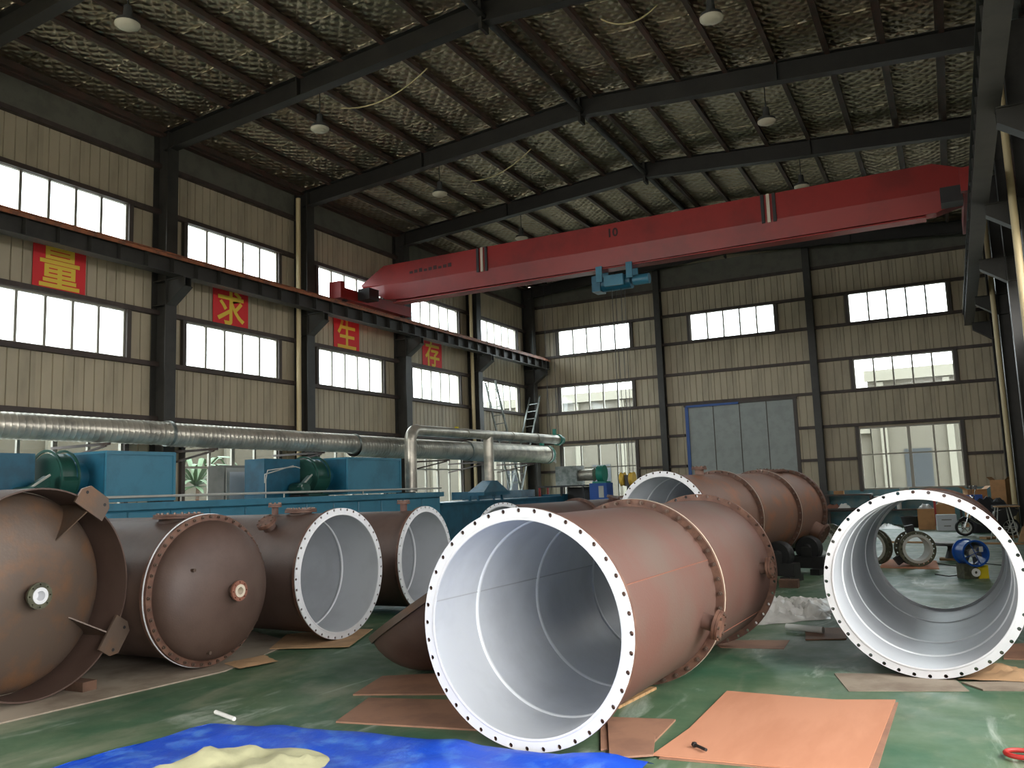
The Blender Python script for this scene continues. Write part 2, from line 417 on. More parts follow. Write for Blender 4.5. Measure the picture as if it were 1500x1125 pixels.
# ---- back wall with gable
DOOR = (-8.93, -4.98, 0, 4.6)
BW = [(-14.24, -11.07), (-8.62, -5.42), (-2.87, .29)]
hb = [DOOR]+[(a, b, *WIN_ROWS[2]) for a, b in BW]+[(a, b, *r) for a, b in (BW[0], BW[2]) for r in WIN_ROWS[:2]]
mb = MB()
for a, b, c, d in cells(XL-.1, XR+.1, 0, 10.15, hb): mb.box(a, b, YB+.03, YB+.1, c, d)
mb.add([(XL, YB+.03, 10.15), (XR, YB+.03, 10.15), (XM, YB+.03, 10.85), (XL, YB+.1, 10.15), (XR, YB+.1, 10.15), (XM, YB+.1, 10.85)],
       [(0, 1, 2), (5, 4, 3), (0, 2, 5, 3), (1, 4, 5, 2)])
wall_back = struct(mb.obj('wall_back', 'panel'))
bx = [XL+.02, -9.83, -4.16, 1.52]
for k in range(3):
    u0, u1 = bx[k]+.02, bx[k+1]-.02
    for j in range(len(ZB)-1):
        z0, z1 = ZB[j], ZB[j+1]
        a, b = BW[k]
        if j == 4 or (k != 1 and j in (0, 2)):
            sheets(u0, a, z0, z1, pl_back, wall_back); sheets(b, u1, z0, z1, pl_back, wall_back)
            window(pl_back, a, b, *WIN_ROWS[j//2], cols=5 if j else 4, rows=() if j else (1.2,), bold=not j)
        elif k == 1 and j < 2:
            sheets(u0, DOOR[0]-.06, z0, z1, pl_back, wall_back); sheets(DOOR[1]+.06, u1, z0, z1, pl_back, wall_back)
        elif j == 6:
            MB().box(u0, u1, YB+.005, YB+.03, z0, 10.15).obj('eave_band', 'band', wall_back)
        else: sheets(u0, u1, z0, z1, pl_back, wall_back)
    for z in ZB[1:-1]+[2.3]:
        segs = [(u0, u1)]
        if z == 2.3: segs = [(u0, (BW[k] if k != 1 else DOOR)[0]-.12), ((BW[k] if k != 1 else DOOR)[1]+.12, u1)]
        elif k == 1 and z < 4.6: segs = [(u0, DOOR[0]-.12), (DOOR[1]+.12, u1)]
        for a, b in segs: MB().box(a, b, YB-.13, YB, z-.05, z+.05).obj('girt', 'girt', wall_back)
    if k != 1: MB().box(u0, u1, YB-.04, YB+.03, 0, 1.2).obj('plinth', 'plinth', wall_back)
    else:
        MB().box(u0, DOOR[0]-.1, YB-.04, YB+.03, 0, 1.2).obj('plinth', 'plinth', wall_back); MB().box(DOOR[1]+.1, u1, YB-.04, YB+.03, 0, 1.2).obj('plinth', 'plinth', wall_back)
for x in (-9.83, -4.16):
    c = column_mesh(.30, .24, 10.4).obj('column', 'steel', wall_back); c.location = (x, YB-.01, 0); c.rotation_euler = (0, 0, -PI/2)
# sliding door: four leaves
door = struct(root('door_1', (DOOR[0], YB, 0)))
dw = (DOOR[1]-DOOR[0])/4
lf = None
for i in range(4):
    if lf is None:
        m_ = MB(); m_.box(.015, dw-.015, .0, .05, .02, 4.62); lf = m_.obj('door_leaf', 'doorp', door)
    else: inst(lf, 'door_leaf', (i*dw, 0, 0), parent=door)
    MB().box(i*dw-.014, i*dw+.014, -.012, .03, .02, 4.56).obj('door_stile', 'jamb', door)
MB().box(-.12, 4*dw+.12, -.1, .0, 4.55, 4.70).obj('door_head', 'jamb', door)
MB().box(-.02, 2*dw, -.13, -.102, 4.52, 4.60).obj('door_track', 'bluetrim', door)
MB().box(-.09, .03, -.05, -.001, 0, 4.55).obj('door_jamb', 'bluetrim', door); MB().box(4*dw-.03, 4*dw+.10, -.05, -.001, 0, 4.55).obj('door_jamb', 'jamb', door)

# ---- wall behind the camera; side wall with open gateway, window holes added for fill light
mb = MB()
for a, b, c, d in cells(XL-.1, XR+.1, 0, 10.15, [(a, b, 7.09, 8.17) for a, b in BW]+[(-14.2, -10.2, 1.2, 5.6)]): mb.box(a, b, YF-.1, YF, c, d)
mb.add([(XL, YF-.1, 10.15), (XR, YF-.1, 10.15), (XM, YF-.1, 10.85), (XL, YF, 10.15), (XR, YF, 10.15), (XM, YF, 10.85)], [(0, 1, 2), (5, 4, 3), (0, 2, 5, 3), (1, 4, 5, 2)])
struct(mb.obj('wall_front', 'panel'))
mb = MB()
for a, b, c, d in cells(YF, YB, 0, 10.2, [(-.85, 3.4, 0, 3.9)]+[(COLY[k]+.78, COLY[k]+3.80, a_, b_) for k in range(2, 6) for a_, b_ in (WIN_ROWS[:2] if k == 2 else WIN_ROWS[1:2])]): mb.box(XR, XR+.1, a, b, c, d)
wall_right = struct(mb.obj('wall_right', 'band'))
for y in COLY[2:]:
    c = inst(cm, 'column', (XRC+.35, y, 0), (0, 0, PI), wall_right); inst(cb, 'corbel_bracket', parent=c)
for y in (COLY[5], COLY[7]):
    MB().tube([(1.34, y-.28, 0), (1.34, y-.28, 8.7)], .065, 14).obj('drain_pipe', 'pipe', wall_right, 40)
for k in range(4, 8):
    for z in ZB: MB().box(XR-.13, XR, COLY[k]+.2, COLY[k+1]-.2, z-.05, z+.05).obj('girt', 'girt', wall_right)

# ---- roof: foil blankets over purlins over rafters
SL = .073
def zroof(x): return 10.17+SL*(8.59-abs(x-XM))
mb = MB(); mb.add([(XL-.2, YF-.2, zroof(XL)+.05), (XM, YF-.2, zroof(XM)+.06), (XM, YB+.2, zroof(XM)+.06), (XL-.2, YB+.2, zroof(XL)+.05),
                   (XR+.2, YF-.2, zroof(XR)+.05), (XR+.2, YB+.2, zroof(XR)+.05)], [(0, 1, 2, 3), (1, 4, 5, 2)])
ceiling = struct(mb.obj('ceiling', 'galvd'))
PUR = [.25+1.03*k for k in range(8)]+[8.42]
def blanket(sgn, ln):
    mb = MB(); xs = []; pos = [0]+PUR
    for a, b in zip(pos[:-1], pos[1:]):
        for q in range(5): xs.append((a+(b-a)*q/5, math.sin(PI*q/5)*.035*(b-a)))
    xs.append((8.59, 0)); ys = [0, .01, .06, .3, .55, .8, 1.09, 1.145, 1.155]; yb = [-.012, .004, 0, -.012, -.016, -.01, 0, .004, -.012]
    vs = []
    for (x, s) in xs:
        for j, y in enumerate(ys):
            vs.append((sgn*x, y, zroof(XM+x)-s+yb[j]*(1 if s else 0)+random.uniform(-.008, .008)*(1 if s else 0)))
    n = len(ys)
    mb.add(vs, [(i*n+j, (i+1)*n+j, (i+1)*n+j+1, i*n+j+1) for i in range(len(xs)-1) for j in range(n-1)])
    return mb
bl = {}
for sgn in (-1, 1):
    vers = [blanket(sgn, 0) for _ in range(3)]; src = []
    for q, v in enumerate(vers):
        o = v.obj('foil_blanket', 'foil', ceiling, 50); src.append(o)
    n = 0
    y = COLY[1]
    while y < YB-.3:
        if n < 3: o = src[n]
        else: o = inst(src[random.randrange(3)], 'foil_blanket', parent=ceiling)
        o.location = (XM, y, 0); y += 1.155; n += 1
pm = None
for k in range(1, 8):
    for sgn in (-1, 1):
        for p in PUR:
            x = XM+sgn*p
            if pm is None:
                m_ = MB(); m_.box(-.014, .014, 0, 4.62, -.19, 0); m_.box(-.014, .085, 0, 4.62, -.20, -.18); m_.box(-.085, .014, 0, 4.62, -.015, 0)
                pm = m_.obj('purlin', 'purlin', ceiling); o = pm
            else: o = inst(pm, 'purlin', parent=ceiling)
            o.location = (x, COLY[k], zroof(x)-.005); o.rotation_euler = (0, sgn*math.atan(SL), 0)
    for x in (XM,): MB().tube([(x, COLY[k], 10.32), (x, COLY[k+1], 10.32)], .07, 10).obj('ridge_strut', 'rafter', ceiling, 40)
rm = MB()
for sgn in (-1, 1):
    a = Vector((sgn*8.35, 0, zroof(XM+8.35)-.19)); b = Vector((0, 0, zroof(XM)-.19)); n = Vector((sgn*SL, 0, 1)).normalized()
    rm.bar(a-n*.21, b-n*.21, .012, .42); rm.bar(a, b, .22, .016); rm.bar(a-n*.42, b-n*.42, .22, .016)
rf = None
for y in COLY[1:]:
    if rf is None:
        rf = rm.obj('rafter', 'rafter', ceiling); r_ = rf
        sp = MB().box(-.03, .03, -.14, .14, 10.03, 10.62).obj('splice_plate', 'rafter', rf)
        hs = [MB().box(s*4.4-.02, s*4.4+.02, -.115, .115, 9.86, 10.26).obj('splice_plate', 'rafter', rf) for s in (-1, 1)]
    else:
        r_ = inst(rf, 'rafter', parent=ceiling); inst(sp, 'splice_plate', parent=r_)
        for h_ in hs: inst(h_, 'splice_plate', parent=r_)
    r_.location = (XM, y, 0)

# ---- outside: yard and neighbouring buildings
struct(MB().box(-70, 60, -60, 90, -.5, -.27).obj('ground', 'ground'))
def neighbour(name, x0, x1, y0, y1, h, label, along='x'):
    r = root(name, (0, 0, -.27), label=label, cat='building')
    MB().box(x0, x1, y0, y1, 0, h).obj('facade', 'ext', r)
    if along == 'x':
        x = x0+.4
        while x < x1-1:
            MB().box(x, x+.28, y0-.14, y0-.005, 0, h-.5).obj('pilaster', 'extw', r)
            MB().box(x+.9, x+2.0, y0-.05, y0-.005, .9, 3.1).obj('window', 'extg', r); x += 2.7
        MB().box(x0-.1, x1+.1, y0-.25, y0-.005, h-.45, h+.05).obj('cornice', 'extw', r)
    else:
        y = y0+.4
        while y < y1-1:
            MB().box(x1+.005, x1+.14, y, y+.28, 0, h-.3).obj('pilaster', 'extw', r); y += 3.2
    return r
neighbour('neighbour_building', -3.25, 14, 42, 50, 6.7, 'cream building with white pilasters beyond the moped corner windows')
nw_ = root('neighbour_wing', (0, 0, -.27), label='low cream wing joined to the pilastered building outside', cat='building')
MB().box(-6.5, -3.3, 42.3, 49, 0, 4.2).obj('facade', 'ext', nw_); MB().box(-6.6, -3.3, 42.1, 42.29, 3.9, 4.3).obj('cornice', 'extw', nw_)
neighbour('neighbour_building', -30, -10.5, 44, 50, 7.1, 'cream building beyond the far window near the crane hook')
neighbour('neighbour_building', -30, -22, -5, 40, 4.3, 'long low cream building outside the windows behind the blue machine', 'y')
tr = root('potted_palm', (-18.2, 16.4, -.27), label='green leafy palm in the yard outside the side windows', cat='plant')
MB().tube([(0, 0, 0), (.05, 0, 1.2), (.02, .05, 2.3)], [.09, .07, .05], 8).obj('trunk', 'oldwood', tr, 50)
for i in range(34):
    a = i*2.399; mbf = MB(); el = .1+.9*(i % 5)/4
    pts = [Vector((math.cos(a)*r, math.sin(a)*r, 2.3+math.sin(PI*r/1.6)*el-.25*r)) for r in (0, .3, .6, .9, 1.15)]
    s = Vector((-math.sin(a), math.cos(a), 0)); vs = []
    for q, p in enumerate(pts): vs += [p-s*[.02, .06, .075, .05, .01][q], p+Vector((0, 0, .02)), p+s*[.02, .06, .075, .05, .01][q]]
    mbf.add(vs, [(3*q+e, 3*q+e+1, 3*q+e+4, 3*q+e+3) for q in range(4) for e in (0, 1)]); mbf.obj('frond', 'leaf', tr, 60)

# ================================================================== CRANE
def runway(x, label, side):
    r = root('crane_runway_beam', (x, 0, 0), label=label, cat='crane beam')
    y0, y1 = COLY[2], YB-.2; m_ = MB()
    m_.box(-.14, .14, y0, y1, 6.54, 6.558); m_.box(-.16, .16, y0, y1, 6.915, 6.935); m_.box(-.008, .008, y0, y1, 6.558, 6.915); m_.obj('beam', 'steel', r)
    m_ = MB(); m_.box(-.05, .05, y0, y1, 6.936, 6.952); m_.box(-.012, .012, y0, y1, 6.952, 6.99); m_.box(-.035, .035, y0, y1, 6.99, 7.02); m_.obj('rail', 'rail', r)
    if side > 0: MB().bar((.15, y0, 6.90), (.15, y1, 6.90), .03, .07).obj('conductor_angle', 'rail', r)
    y = y0+.3; s = None
    while y < y1:
        if s is None: s = MB().box(-.13, .13, -.006, .006, 6.56, 6.912).obj('stiffener', 'steel', r); s.location.y = y
        else: inst(s, 'stiffener', (0, y, 0), parent=r)
        y += .66
    return r
runway(-14.72, 'dark steel crane beam with orange rail on brackets along the slogan wall', 1)
runway(.84, 'dark steel crane beam on the columns beside the cream drain pipes', -1)

YC = 19.75
cr = root('overhead_crane', (XM, YC, 7.02), label='red overhead crane spanning the hall under the rafters', cat='crane')
# girder outline in X-Z (relative), extruded with a narrower lower half
sec = [(-7.95, .62, .72), (-7.15, .20, 1.17), (-6.4, .13, 1.17), (0, .10, 1.17), (6.6, .11, 1.17), (7.1, .12, 1.17), (7.95, .35, .86)]
vs = []; fs = []
for (x, zb, zt) in sec:
    zm = zb+(zt-zb)*.42
    vs += [(x, -.19, zb), (x, -.27, zm), (x, -.27, zt), (x, .27, zt), (x, .27, zm), (x, .19, zb)]
for i in range(len(sec)-1):
    for q in range(6): a = i*6+q; b = i*6+(q+1) % 6; fs.append((a, b, b+6, a+6))
fs += [tuple(range(6))[::-1], tuple(range((len(sec)-1)*6, len(sec)*6))]
MB().add(vs, fs).obj('girder', 'red', cr)
MB().box(-6.9, 6.9, -.19, .19, .055, .085).obj('lower_flange', 'red', cr); MB().box(-6.9, 6.9, -.012, .012, .085, .2).obj('track_web', 'red', cr)
for s in (-1, 1):
    x = s*7.75
    e = MB().box(x-.14, x+.14, -1.55, 1.75, .05, .36).obj('end_carriage', 'red', cr)
    for y in (-1.3, 1.5): MB().lathe([(-.05, 0), (-.05, .13), (-.03, .148), (.03, .148), (.05, .13), (.05, 0)], 24, Matrix.Translation((x, y, .15)) @ Matrix.Rotation(PI/2, 4, 'Z')).obj('wheel', 'black', e, 40)
    MB().box(x-.2, x+.2, -1.72, -1.56, .03, .5).obj('buffer', 'red', e)
    MB().box(x-s*.15, x-s*.55, -.9, -.45, .1, .42).obj('travel_motor', 'black', e)
for x in (-3.88, 3.70):
    for q, (c_, dx) in enumerate((('black', -.13), ('gasket', 0), ('black', .13))):
        MB().box(x+dx-.035, x+dx+.035, -.31, -.27, .50, 1.17).obj('warning_stripe', c_, cr)
def text_mesh(name, body, size, m, parent, bold=0, extr=.002):
    cu = bpy.data.curves.new(name, 'FONT'); cu.body = body; cu.size = size; cu.align_x = 'CENTER'; cu.align_y = 'CENTER'; cu.offset = bold; cu.extrude = extr
    cu.resolution_u = 3; t = bpy.data.objects.new(name, cu); COL.objects.link(t); bpy.context.view_layer.update()
    me = bpy.data.meshes.new_from_object(t.evaluated_get(bpy.context.evaluated_depsgraph_get())); bpy.data.objects.remove(t)
    me.materials.clear(); me.materials.append(M[m]); o = bpy.data.objects.new(name, me); COL.objects.link(o); o.parent = parent; return o
t = text_mesh('lettering', '10', .30, 'darktext', cr, .008); t.location = (-.12, -.275, .92); t.rotation_euler = (PI/2, 0, 0)
m_ = MB()
for i in range(9): m_.box(-6.25+i*.16, -6.25+i*.16+.11, -.274, -.271, .80, .80+.07+.02*(i % 3))
m_.obj('faded_lettering', 'darktext', cr)
# hoist, ropes and hook
h = root('rope_hoist', (XM-.15, YC, 7.05), label='blue wire rope hoist with hook block hanging from the red crane', cat='hoist')
MB().lathe([(-.38, 0), (-.38, .19), (.38, .19), (.38, 0)], 28, Matrix.Translation((0, 0, -.33)) @ Matrix.Rotation(PI/2, 4, 'Z')).obj('drum', 'dblue', h, 40)
MB().lathe([(-.22, 0), (-.22, .13), (.18, .13), (.22, .08), (.22, 0)], 24, Matrix.Translation((.62, 0, -.33)) @ Matrix.Rotation(PI/2, 4, 'Z')).obj('motor', 'blue', h, 40)
MB().box(-.62, -.39, -.2, .2, -.52, -.12).obj('gearbox', 'dblue', h)
for x in (-.4, .4):
    MB().box(x-.08, x+.08, -.24, -.20, -.3, .10).obj('trolley_plate', 'blue', h); MB().box(x-.08, x+.08, .20, .24, -.3, .10).obj('trolley_plate', 'blue', h)
MB().box(-.25, .25, -.30, -.22, -.45, -.18).obj('control_cabinet', 'blue', h)
for x, y in ((-.13, -.08), (-.09, .08), (.11, -.08), (.15, .08)): MB().tube([(x, y, -.5), (x*.8, y, -5.12)], .008, 6).obj('wire_rope', 'black', h, 40)
for x in (-.12, .12): MB().lathe([(-.05, 0), (-.05, .17), (0, .15), (.05, .17), (.05, 0)], 28, Matrix.Translation((x, 0, -5.25)) @ Matrix.Rotation(PI/2, 4, 'Z')).obj('sheave', 'goldrope', h, 40)
MB().box(-.05, .05, -.07, .07, -5.42, -5.15).obj('block_body', 'black', h)
pts = [(0, 0, -5.42), (0, 0, -5.55)]+[(math.sin(a)*.11, 0, -5.66+math.cos(a)*.11) for a in [i*.4 for i in range(0, 12)]]
MB().tube(pts, [.035]*2+[.035-.0018*i for i in range(12)], 8).obj('hook', 'black', h, 50)

# ================================================================== LAMPS
lampm = None
for (x, y) in [(XM+4.08, COLY[k]+.33) for k in (4, 5, 6, 7)]+[(XM-4.08, COLY[k]+.25) for k in (3, 4, 5, 6)]:
    r = root('high_bay_lamp', (x, y, 9.22), label='round high bay lamp hanging under the foil roof', cat='lamp', group='high bay lamps'); r.scale = (.86, .86, 1)
    if lampm is None:
        a = MB().lathe([(.46, .012), (.30, .012), (.30, .07), (.10, .09), (.06, .20), (.0, .22)], 24, Matrix.Rotation(PI/2, 4, 'X')).obj('housing', 'lampcap', r, 40)
        b = MB().lathe([(.0, .225), (-.03, .22), (-.07, .13), (-.085, 0)], 24, Matrix.Rotation(PI/2, 4, 'X')).obj('diffuser', 'lampshade', r, 60)
        c = MB().tube([(0, 0, .4), (0, 0, zroof(XM+4.08)-9.23)], .012, 6).obj('hanger_rod', 'black', r)
        lampm = (a, b, c)
    else:
        for s, n in zip(lampm, ('housing', 'diffuser', 'hanger_rod')): inst(s, n, parent=r)
# slack cables under the roof
for a, b, sag, txt in (((500, 158), (626, 100), .25, 'pale slack cable looping below the first purlins'), ((690, 265), (778, 218), .2, 'pale slack cable looping below the purlins near the ridge'),
                       ((880, 28), (962, 8), .2, 'pale slack cable hanging from the rafter past the ridge')):
    A = on_z(*a, 9.75); B = on_z(*b, 9.95)
    MBc = MB().tube([A.lerp(B, q/10)+Vector((0, 0, -sag*4*(q/10)*(1-q/10))) for q in range(11)], .014, 6)
    tag(MBc.obj('hanging_cable', 'wire', None, 60), txt, 'cable')

# ================================================================== POSTERS
for ch, y0, y1, nm, under in (('量', 9.93, 11.06, 'red poster with a yellow character of many stacked bars', ''), ('求', 14.45, 15.60, 'red poster whose yellow character has a hooked stem and splayed strokes', ''), ('生', 18.95, 20.12, 'red poster whose yellow character has three bars across one upright, under the crane end', ''), ('存', 23.55, 24.75, 'red poster beside the duct bend column, its yellow character with a long slanted stroke', '')):
    r = root('slogan_poster', (XL+.035, (y0+y1)/2, 6.348), label=nm, cat='poster', group='slogan posters on the side wall')
    w2, h2 = (y1-y0)/2, .447
    MB().box(-.012, 0, -w2, w2, -h2, h2).obj('sheet', 'posterred', r)
    t = text_mesh('lettering', ch, .92, 'posteryellow', r, .014); t.rotation_euler = (PI/2, 0, PI/2); t.location = (.004, 0, .0)
    # centre the glyph on the sheet
    xs = [v.co.x for v in t.data.vertices]; ys = [v.co.y for v in t.data.vertices]
    t.location.y = -(min(xs)+max(xs))/2; t.location.z = -(min(ys)+max(ys))/2

# ================================================================== DUCTS
def spiral_duct(mb, pts, r, pitch=.12):
    pass
d = root('spiral_duct', (-14.2, 0, 0), label='long fat galvanised spiral duct along the side wall behind the machine', cat='duct')
segs = [(4.0, 12.05, .235, 3.03), (12.05, 18.1, .245, 3.01), (18.1, 24.0, .29, 2.95), (24.0, 30.1, .33, 2.96)]
for (y0, y1, r, z) in segs:
    prof = []; y = y0
    while y < y1-.06:
        prof += [(y, r), (y+.10, r), (y+.108, r+.006), (y+.116, r)]; y += .12
    prof.append((y1, r)); MB().lathe(prof, 32, TZ(z)).obj('duct_section', 'galv', d, 40)
    MB().lathe([(y1-.04, r+.002), (y1-.04, r+.03), (y1+.03, r+.03), (y1+.03, r-.05)], 32, TZ(z)).obj('joint_collar', 'galvd', d, 40)
    for yy in (y0+1.0, y1-1.6):
        m_ = MB(); m_.bar((-1.33, yy, z-r-.04), (.35, yy, z-r-.04), .05, .05); m_.bar((-1.33, yy, z-r-.33), (.25, yy, z-r-.07), .04, .04); m_.obj('wall_bracket', 'girt', d)
MB().lathe([(30.1, .33), (30.16, .36), (30.3, .36), (30.3, 0)], 32, TZ(2.96)).obj('end_flange', 'teal', d, 40)
MB().box(-.06, .06, 29.7, 29.9, 3.28, 3.55).obj('damper', 'teal', d)
m_ = MB()
for i in range(14):
    a = i*2.4; m_.add([(.2+.06*math.cos(a), 30.32, 2.7+.08*math.sin(a)+i*.03), (.32, 30.36+.02*(i % 3), 2.68+i*.035), (.3+.05*math.sin(a), 30.40, 2.58+i*.035)], [(0, 1, 2)])
m_.obj('torn_wrap', 'white', d)
u = root('overhead_duct', (-12.335, .21, .016), label='thin galvanised duct with a bend down and a drop to the blue hood', cat='duct')
YE = 17.84
bend = [(0, YE, 1.66), (0, YE, 2.95)]+[(0, YE+.3-.3*math.cos(a), 2.95+.3*math.sin(a)) for a in [PI/2*q/8 for q in range(1, 9)]]
MB().tube(bend, .155, 24).obj('bend_section', 'galv', u, 50)
MB().lathe([(YE+.3, .14), (20.6, .14), (20.6, .155), (20.68, .155), (20.68, .14), (23.4, .145), (23.4, .16), (23.5, .16), (23.5, .15), (25.2, .155), (25.2, .17), (25.28, .17), (25.28, .155), (27.0, .16)], 24, Matrix.Translation((0, 0, 3.25)) @ Matrix.Rotation(.008, 4, 'X') @ TZ(-.15)).obj('straight_section', 'galv', u, 40)
MB().tube([(0, 21.96, 3.22), (0, 21.96, 1.918)], .15, 24).obj('drop_section', 'galv', u, 40)
MB().lathe([(26.95, .16), (26.95, .2), (27.1, .2), (27.1, .14), (27.35, .14), (27.35, 0)], 24, TZ(3.31)).obj('end_flange', 'teal', u, 40)
MB().box(-.05, .05, 26.7, 26.8, 3.45, 3.68).obj('damper', 'teal', u)
for y in (26.3, 27.0):
    m_ = MB(); m_.bar((0, y-.12, 3.48), (0, y, 5.2), .015, .015); m_.bar((0, y+.12, 3.48), (0, y, 5.2), .015, .015); m_.bar((0, y, 5.2), (0, y, 10.3), .012, .012); m_.obj('hanger', 'black', u)
MB().box(-.04, .04, 20.1, 20.2, 3.37, 3.44).obj('damper', 'yellow', u)

# ================================================================== BLUE MACHINE
XF = -12.2
bm_ = root('treatment_line', (XF, 0, 0), label='long blue treatment line with panelled side behind the brown tanks', cat='machine')
MB().box(-1.7, -.03, 5.2, 19.2, 0, 1.60).obj('body', 'blue', bm_)
m_ = MB(); m_.box(-1.75, .09, 5.15, 19.25, 1.60, 1.65); m_.box(-.01, .09, 5.15, 19.25, 1.53, 1.60); m_.obj('top_rim', 'blue', bm_)
p_ = None; y = 5.2
while y < 19.1:
    if p_ is None: p_ = MB().box(-.03, .0, .012, .863, .1, 1.50).obj('side_panel', 'blue', bm_); b_ = p_.modifiers.new('b', 'BEVEL'); b_.width = .012; b_.segments = 1; p_.location.y = y
    else: inst(p_, 'side_panel', (0, y, 0), parent=bm_).modifiers.new('b', 'BEVEL').width = .012
    y += .875
MB().box(-1.5, -.03, 19.26, 27.2, 0, 1.30).obj('low_body', 'dblue', bm_)
MB().box(-1.55, .03, 19.26, 27.25, 1.30, 1.36).obj('low_rim', 'dblue', bm_)
MB().box(-2.3, -1.3, 23.5, 27.6, 1.37, 1.62).obj('rear_body', 'dblue', bm_)
hl = MB(); hl.tube([(.065, 7.2, 1.75), (.065, 19.15, 1.75)], .022, 8); hl.obj('pipe_rail', 'lgrey', bm_, 40)
for y in (8, 10.6, 13.2, 15.8, 18.4): MB().tube([(.065, y, 1.65), (.065, y, 1.74)], .015, 6).obj('rail_post', 'lgrey', bm_)
# hood under the drop
m_ = MB(); z0, z1 = 1.60, 1.93
m_.add([(-.32, 21.2, z0), (.22, 21.2, z0), (.22, 22.75, z0), (-.32, 22.75, z0), (-.16, 21.78, z1), (.16, 21.78, z1), (.16, 22.14, z1), (-.16, 22.14, z1)],
       [(0, 1, 5, 4), (1, 2, 6, 5), (2, 3, 7, 6), (3, 0, 4, 7), (4, 5, 6, 7), (3, 2, 1, 0)]); m_.box(-.34, .24, 21.18, 22.77, 1.50, 1.60)
m_.obj('exhaust_hood', 'dblue', bm_).location = (-.135, .21, 0)
for x, y in ((-.28, 21.25), (.0, 21.25), (.0, 22.7), (-.28, 22.7)): MB().box(x-.03, x+.03, y-.03, y+.03, 1.36, 1.50).obj('hood_post', 'dblue', bm_).location = (-.135, .21, 0)
def unit(yb0, yb1, ys, hw, label, lab2):
    """blower unit: blue plenum box, blue inlet duct, green scroll, belt guard and motor"""
    r = root('plenum_box', (XF, 0, 1.65), label=lab2, cat='plenum')
    MB().box(-1.35, 0, yb0, yb1, .02, .86).obj('casing', 'blue', r); m_ = MB()
    for a, b in ((yb0, yb0+.05), (yb1-.05, yb1)): m_.box(0, .025, a, b, .02, .86)
    m_.box(0, .025, yb0+.05, yb1-.05, .80, .86); m_.box(0, .025, yb0+.05, yb1-.05, .02, .10); m_.obj('edge_frame', 'blue', r)
    m_ = MB(); m_.box(-1.3, -.02, yb0-.018, yb0-.002, .06, .82); m_.obj('shaded_end', 'dblue', r)  # shade of the box's near end put into a darker blue
    f = root('centrifugal_fan', (XF-.62, ys, 1.652), label=label, cat='fan')
    MB().lathe([(hw+.02, 0), (hw+.02, .25), (yb0-ys-.02, .25), (yb0-ys-.02, 0)], 32, TZ(.45)).obj('inlet_duct', 'dblue', f, 40)
    prof = []
    vs = []; fs = []; n = 40
    for i in range(n):
        a = 2*PI*i/n; rr = .36+.07*(i/n)
        for y in (-hw, hw): vs.append((rr*math.cos(a), y, .45+rr*math.sin(a)))
    for i in range(n):
        a = 2*i; b = 2*((i+1) % n); fs.append((a, b, b+1, a+1))
    fs += [tuple(2*i for i in range(n)), tuple(2*i+1 for i in range(n))[::-1]]
    MB().add(vs, fs).obj('scroll', 'green', f, 30)
    for y in (-hw-.005, hw+.005): MB().lathe([(y-.012, .40), (y-.012, .44), (y+.012, .44), (y+.012, .40)], 40, TZ(.45)).obj('scroll_rim', 'green', f, 30)
    MB().box(-.3, .3, -.4, .3, .0, .06).obj('base_frame', 'green', f)
    g = MB(); g.bar((.28, -.30, .40), (.42, -.80, .14), .10, .14); g.obj('belt_guard', 'green', f)
    g = MB(); g.bar((.34, -.30, .475), (.48, -.80, .215), .02, .03); g.obj('guard_edge', 'lgrey', f)
    MB().lathe([(-.22, 0), (-.22, .1), (-.18, .13), (.18, .13), (.22, .1), (.22, 0)], 20, Matrix.Translation((.30, -.66, .17)) @ Matrix.Rotation(PI/2, 4, 'Z')).obj('motor', 'green', f, 40)
    MB().box(.15, .45, -.79, -.53, .0, .05).obj('motor_foot', 'black', f)
    MB().box(-.5, .05, -1.45, -.36, .0, .82).obj('fan_housing', 'dblue', f)
unit(9.14, 10.52, 8.68, .14, 'green centrifugal fan beside the square blue box above the lugged tank', 'square blue plenum box behind the lugged brown tank')
unit(15.30, 17.40, 14.75, .2, 'green centrifugal fan in front of the cabinets with a bent conduit beside it', 'long blue plenum box beside the duct bend')
cn = root('bent_conduit', (XF, 0, 0), label='thin pale bent conduit rising from the blue machine rim', cat='conduit')
MB().tube([(0, 12.75, 1.654), (0, 12.75, 2.02), (0, 12.8, 2.2), (.0, 13.6, 2.28), (0, 13.75, 2.25)], .012, 6).obj('upper_tube', 'lgrey', cn, 60)
MB().tube([(0, 12.72, 1.95), (0, 12.72, 2.12), (.0, 13.55, 2.30)], .012, 6).obj('lower_tube', 'lgrey', cn, 60)
# grey cabinets by the wall
for y0, y1, z1, lab in ((13.95, 15.2, 2.42, 'grey control cabinet with a pale glass door behind the fan'), (15.75, 16.9, 2.40, 'plain grey control cabinet beside the one with glass')):
    r = root('control_cabinet', (-14.6, 0, 0), label=lab, cat='cabinet')
    MB().box(-.5, 0, y0, y1, 0, z1).obj('body', 'grey', r); dd = MB().box(.005, .03, y0+.05, y1-.05, .1, z1-.06).obj('door', 'lgrey' if y0 < 15 else 'grey', r)
    if y0 < 15: MB().box(.031, .036, y0+.14, y1-.14, 1.5, z1-.15).obj('glass', 'wbox', dd)
    MB().box(.03, .06, y1-.14, y1-.1, 1.2, 1.4).obj('handle', 'black', dd)
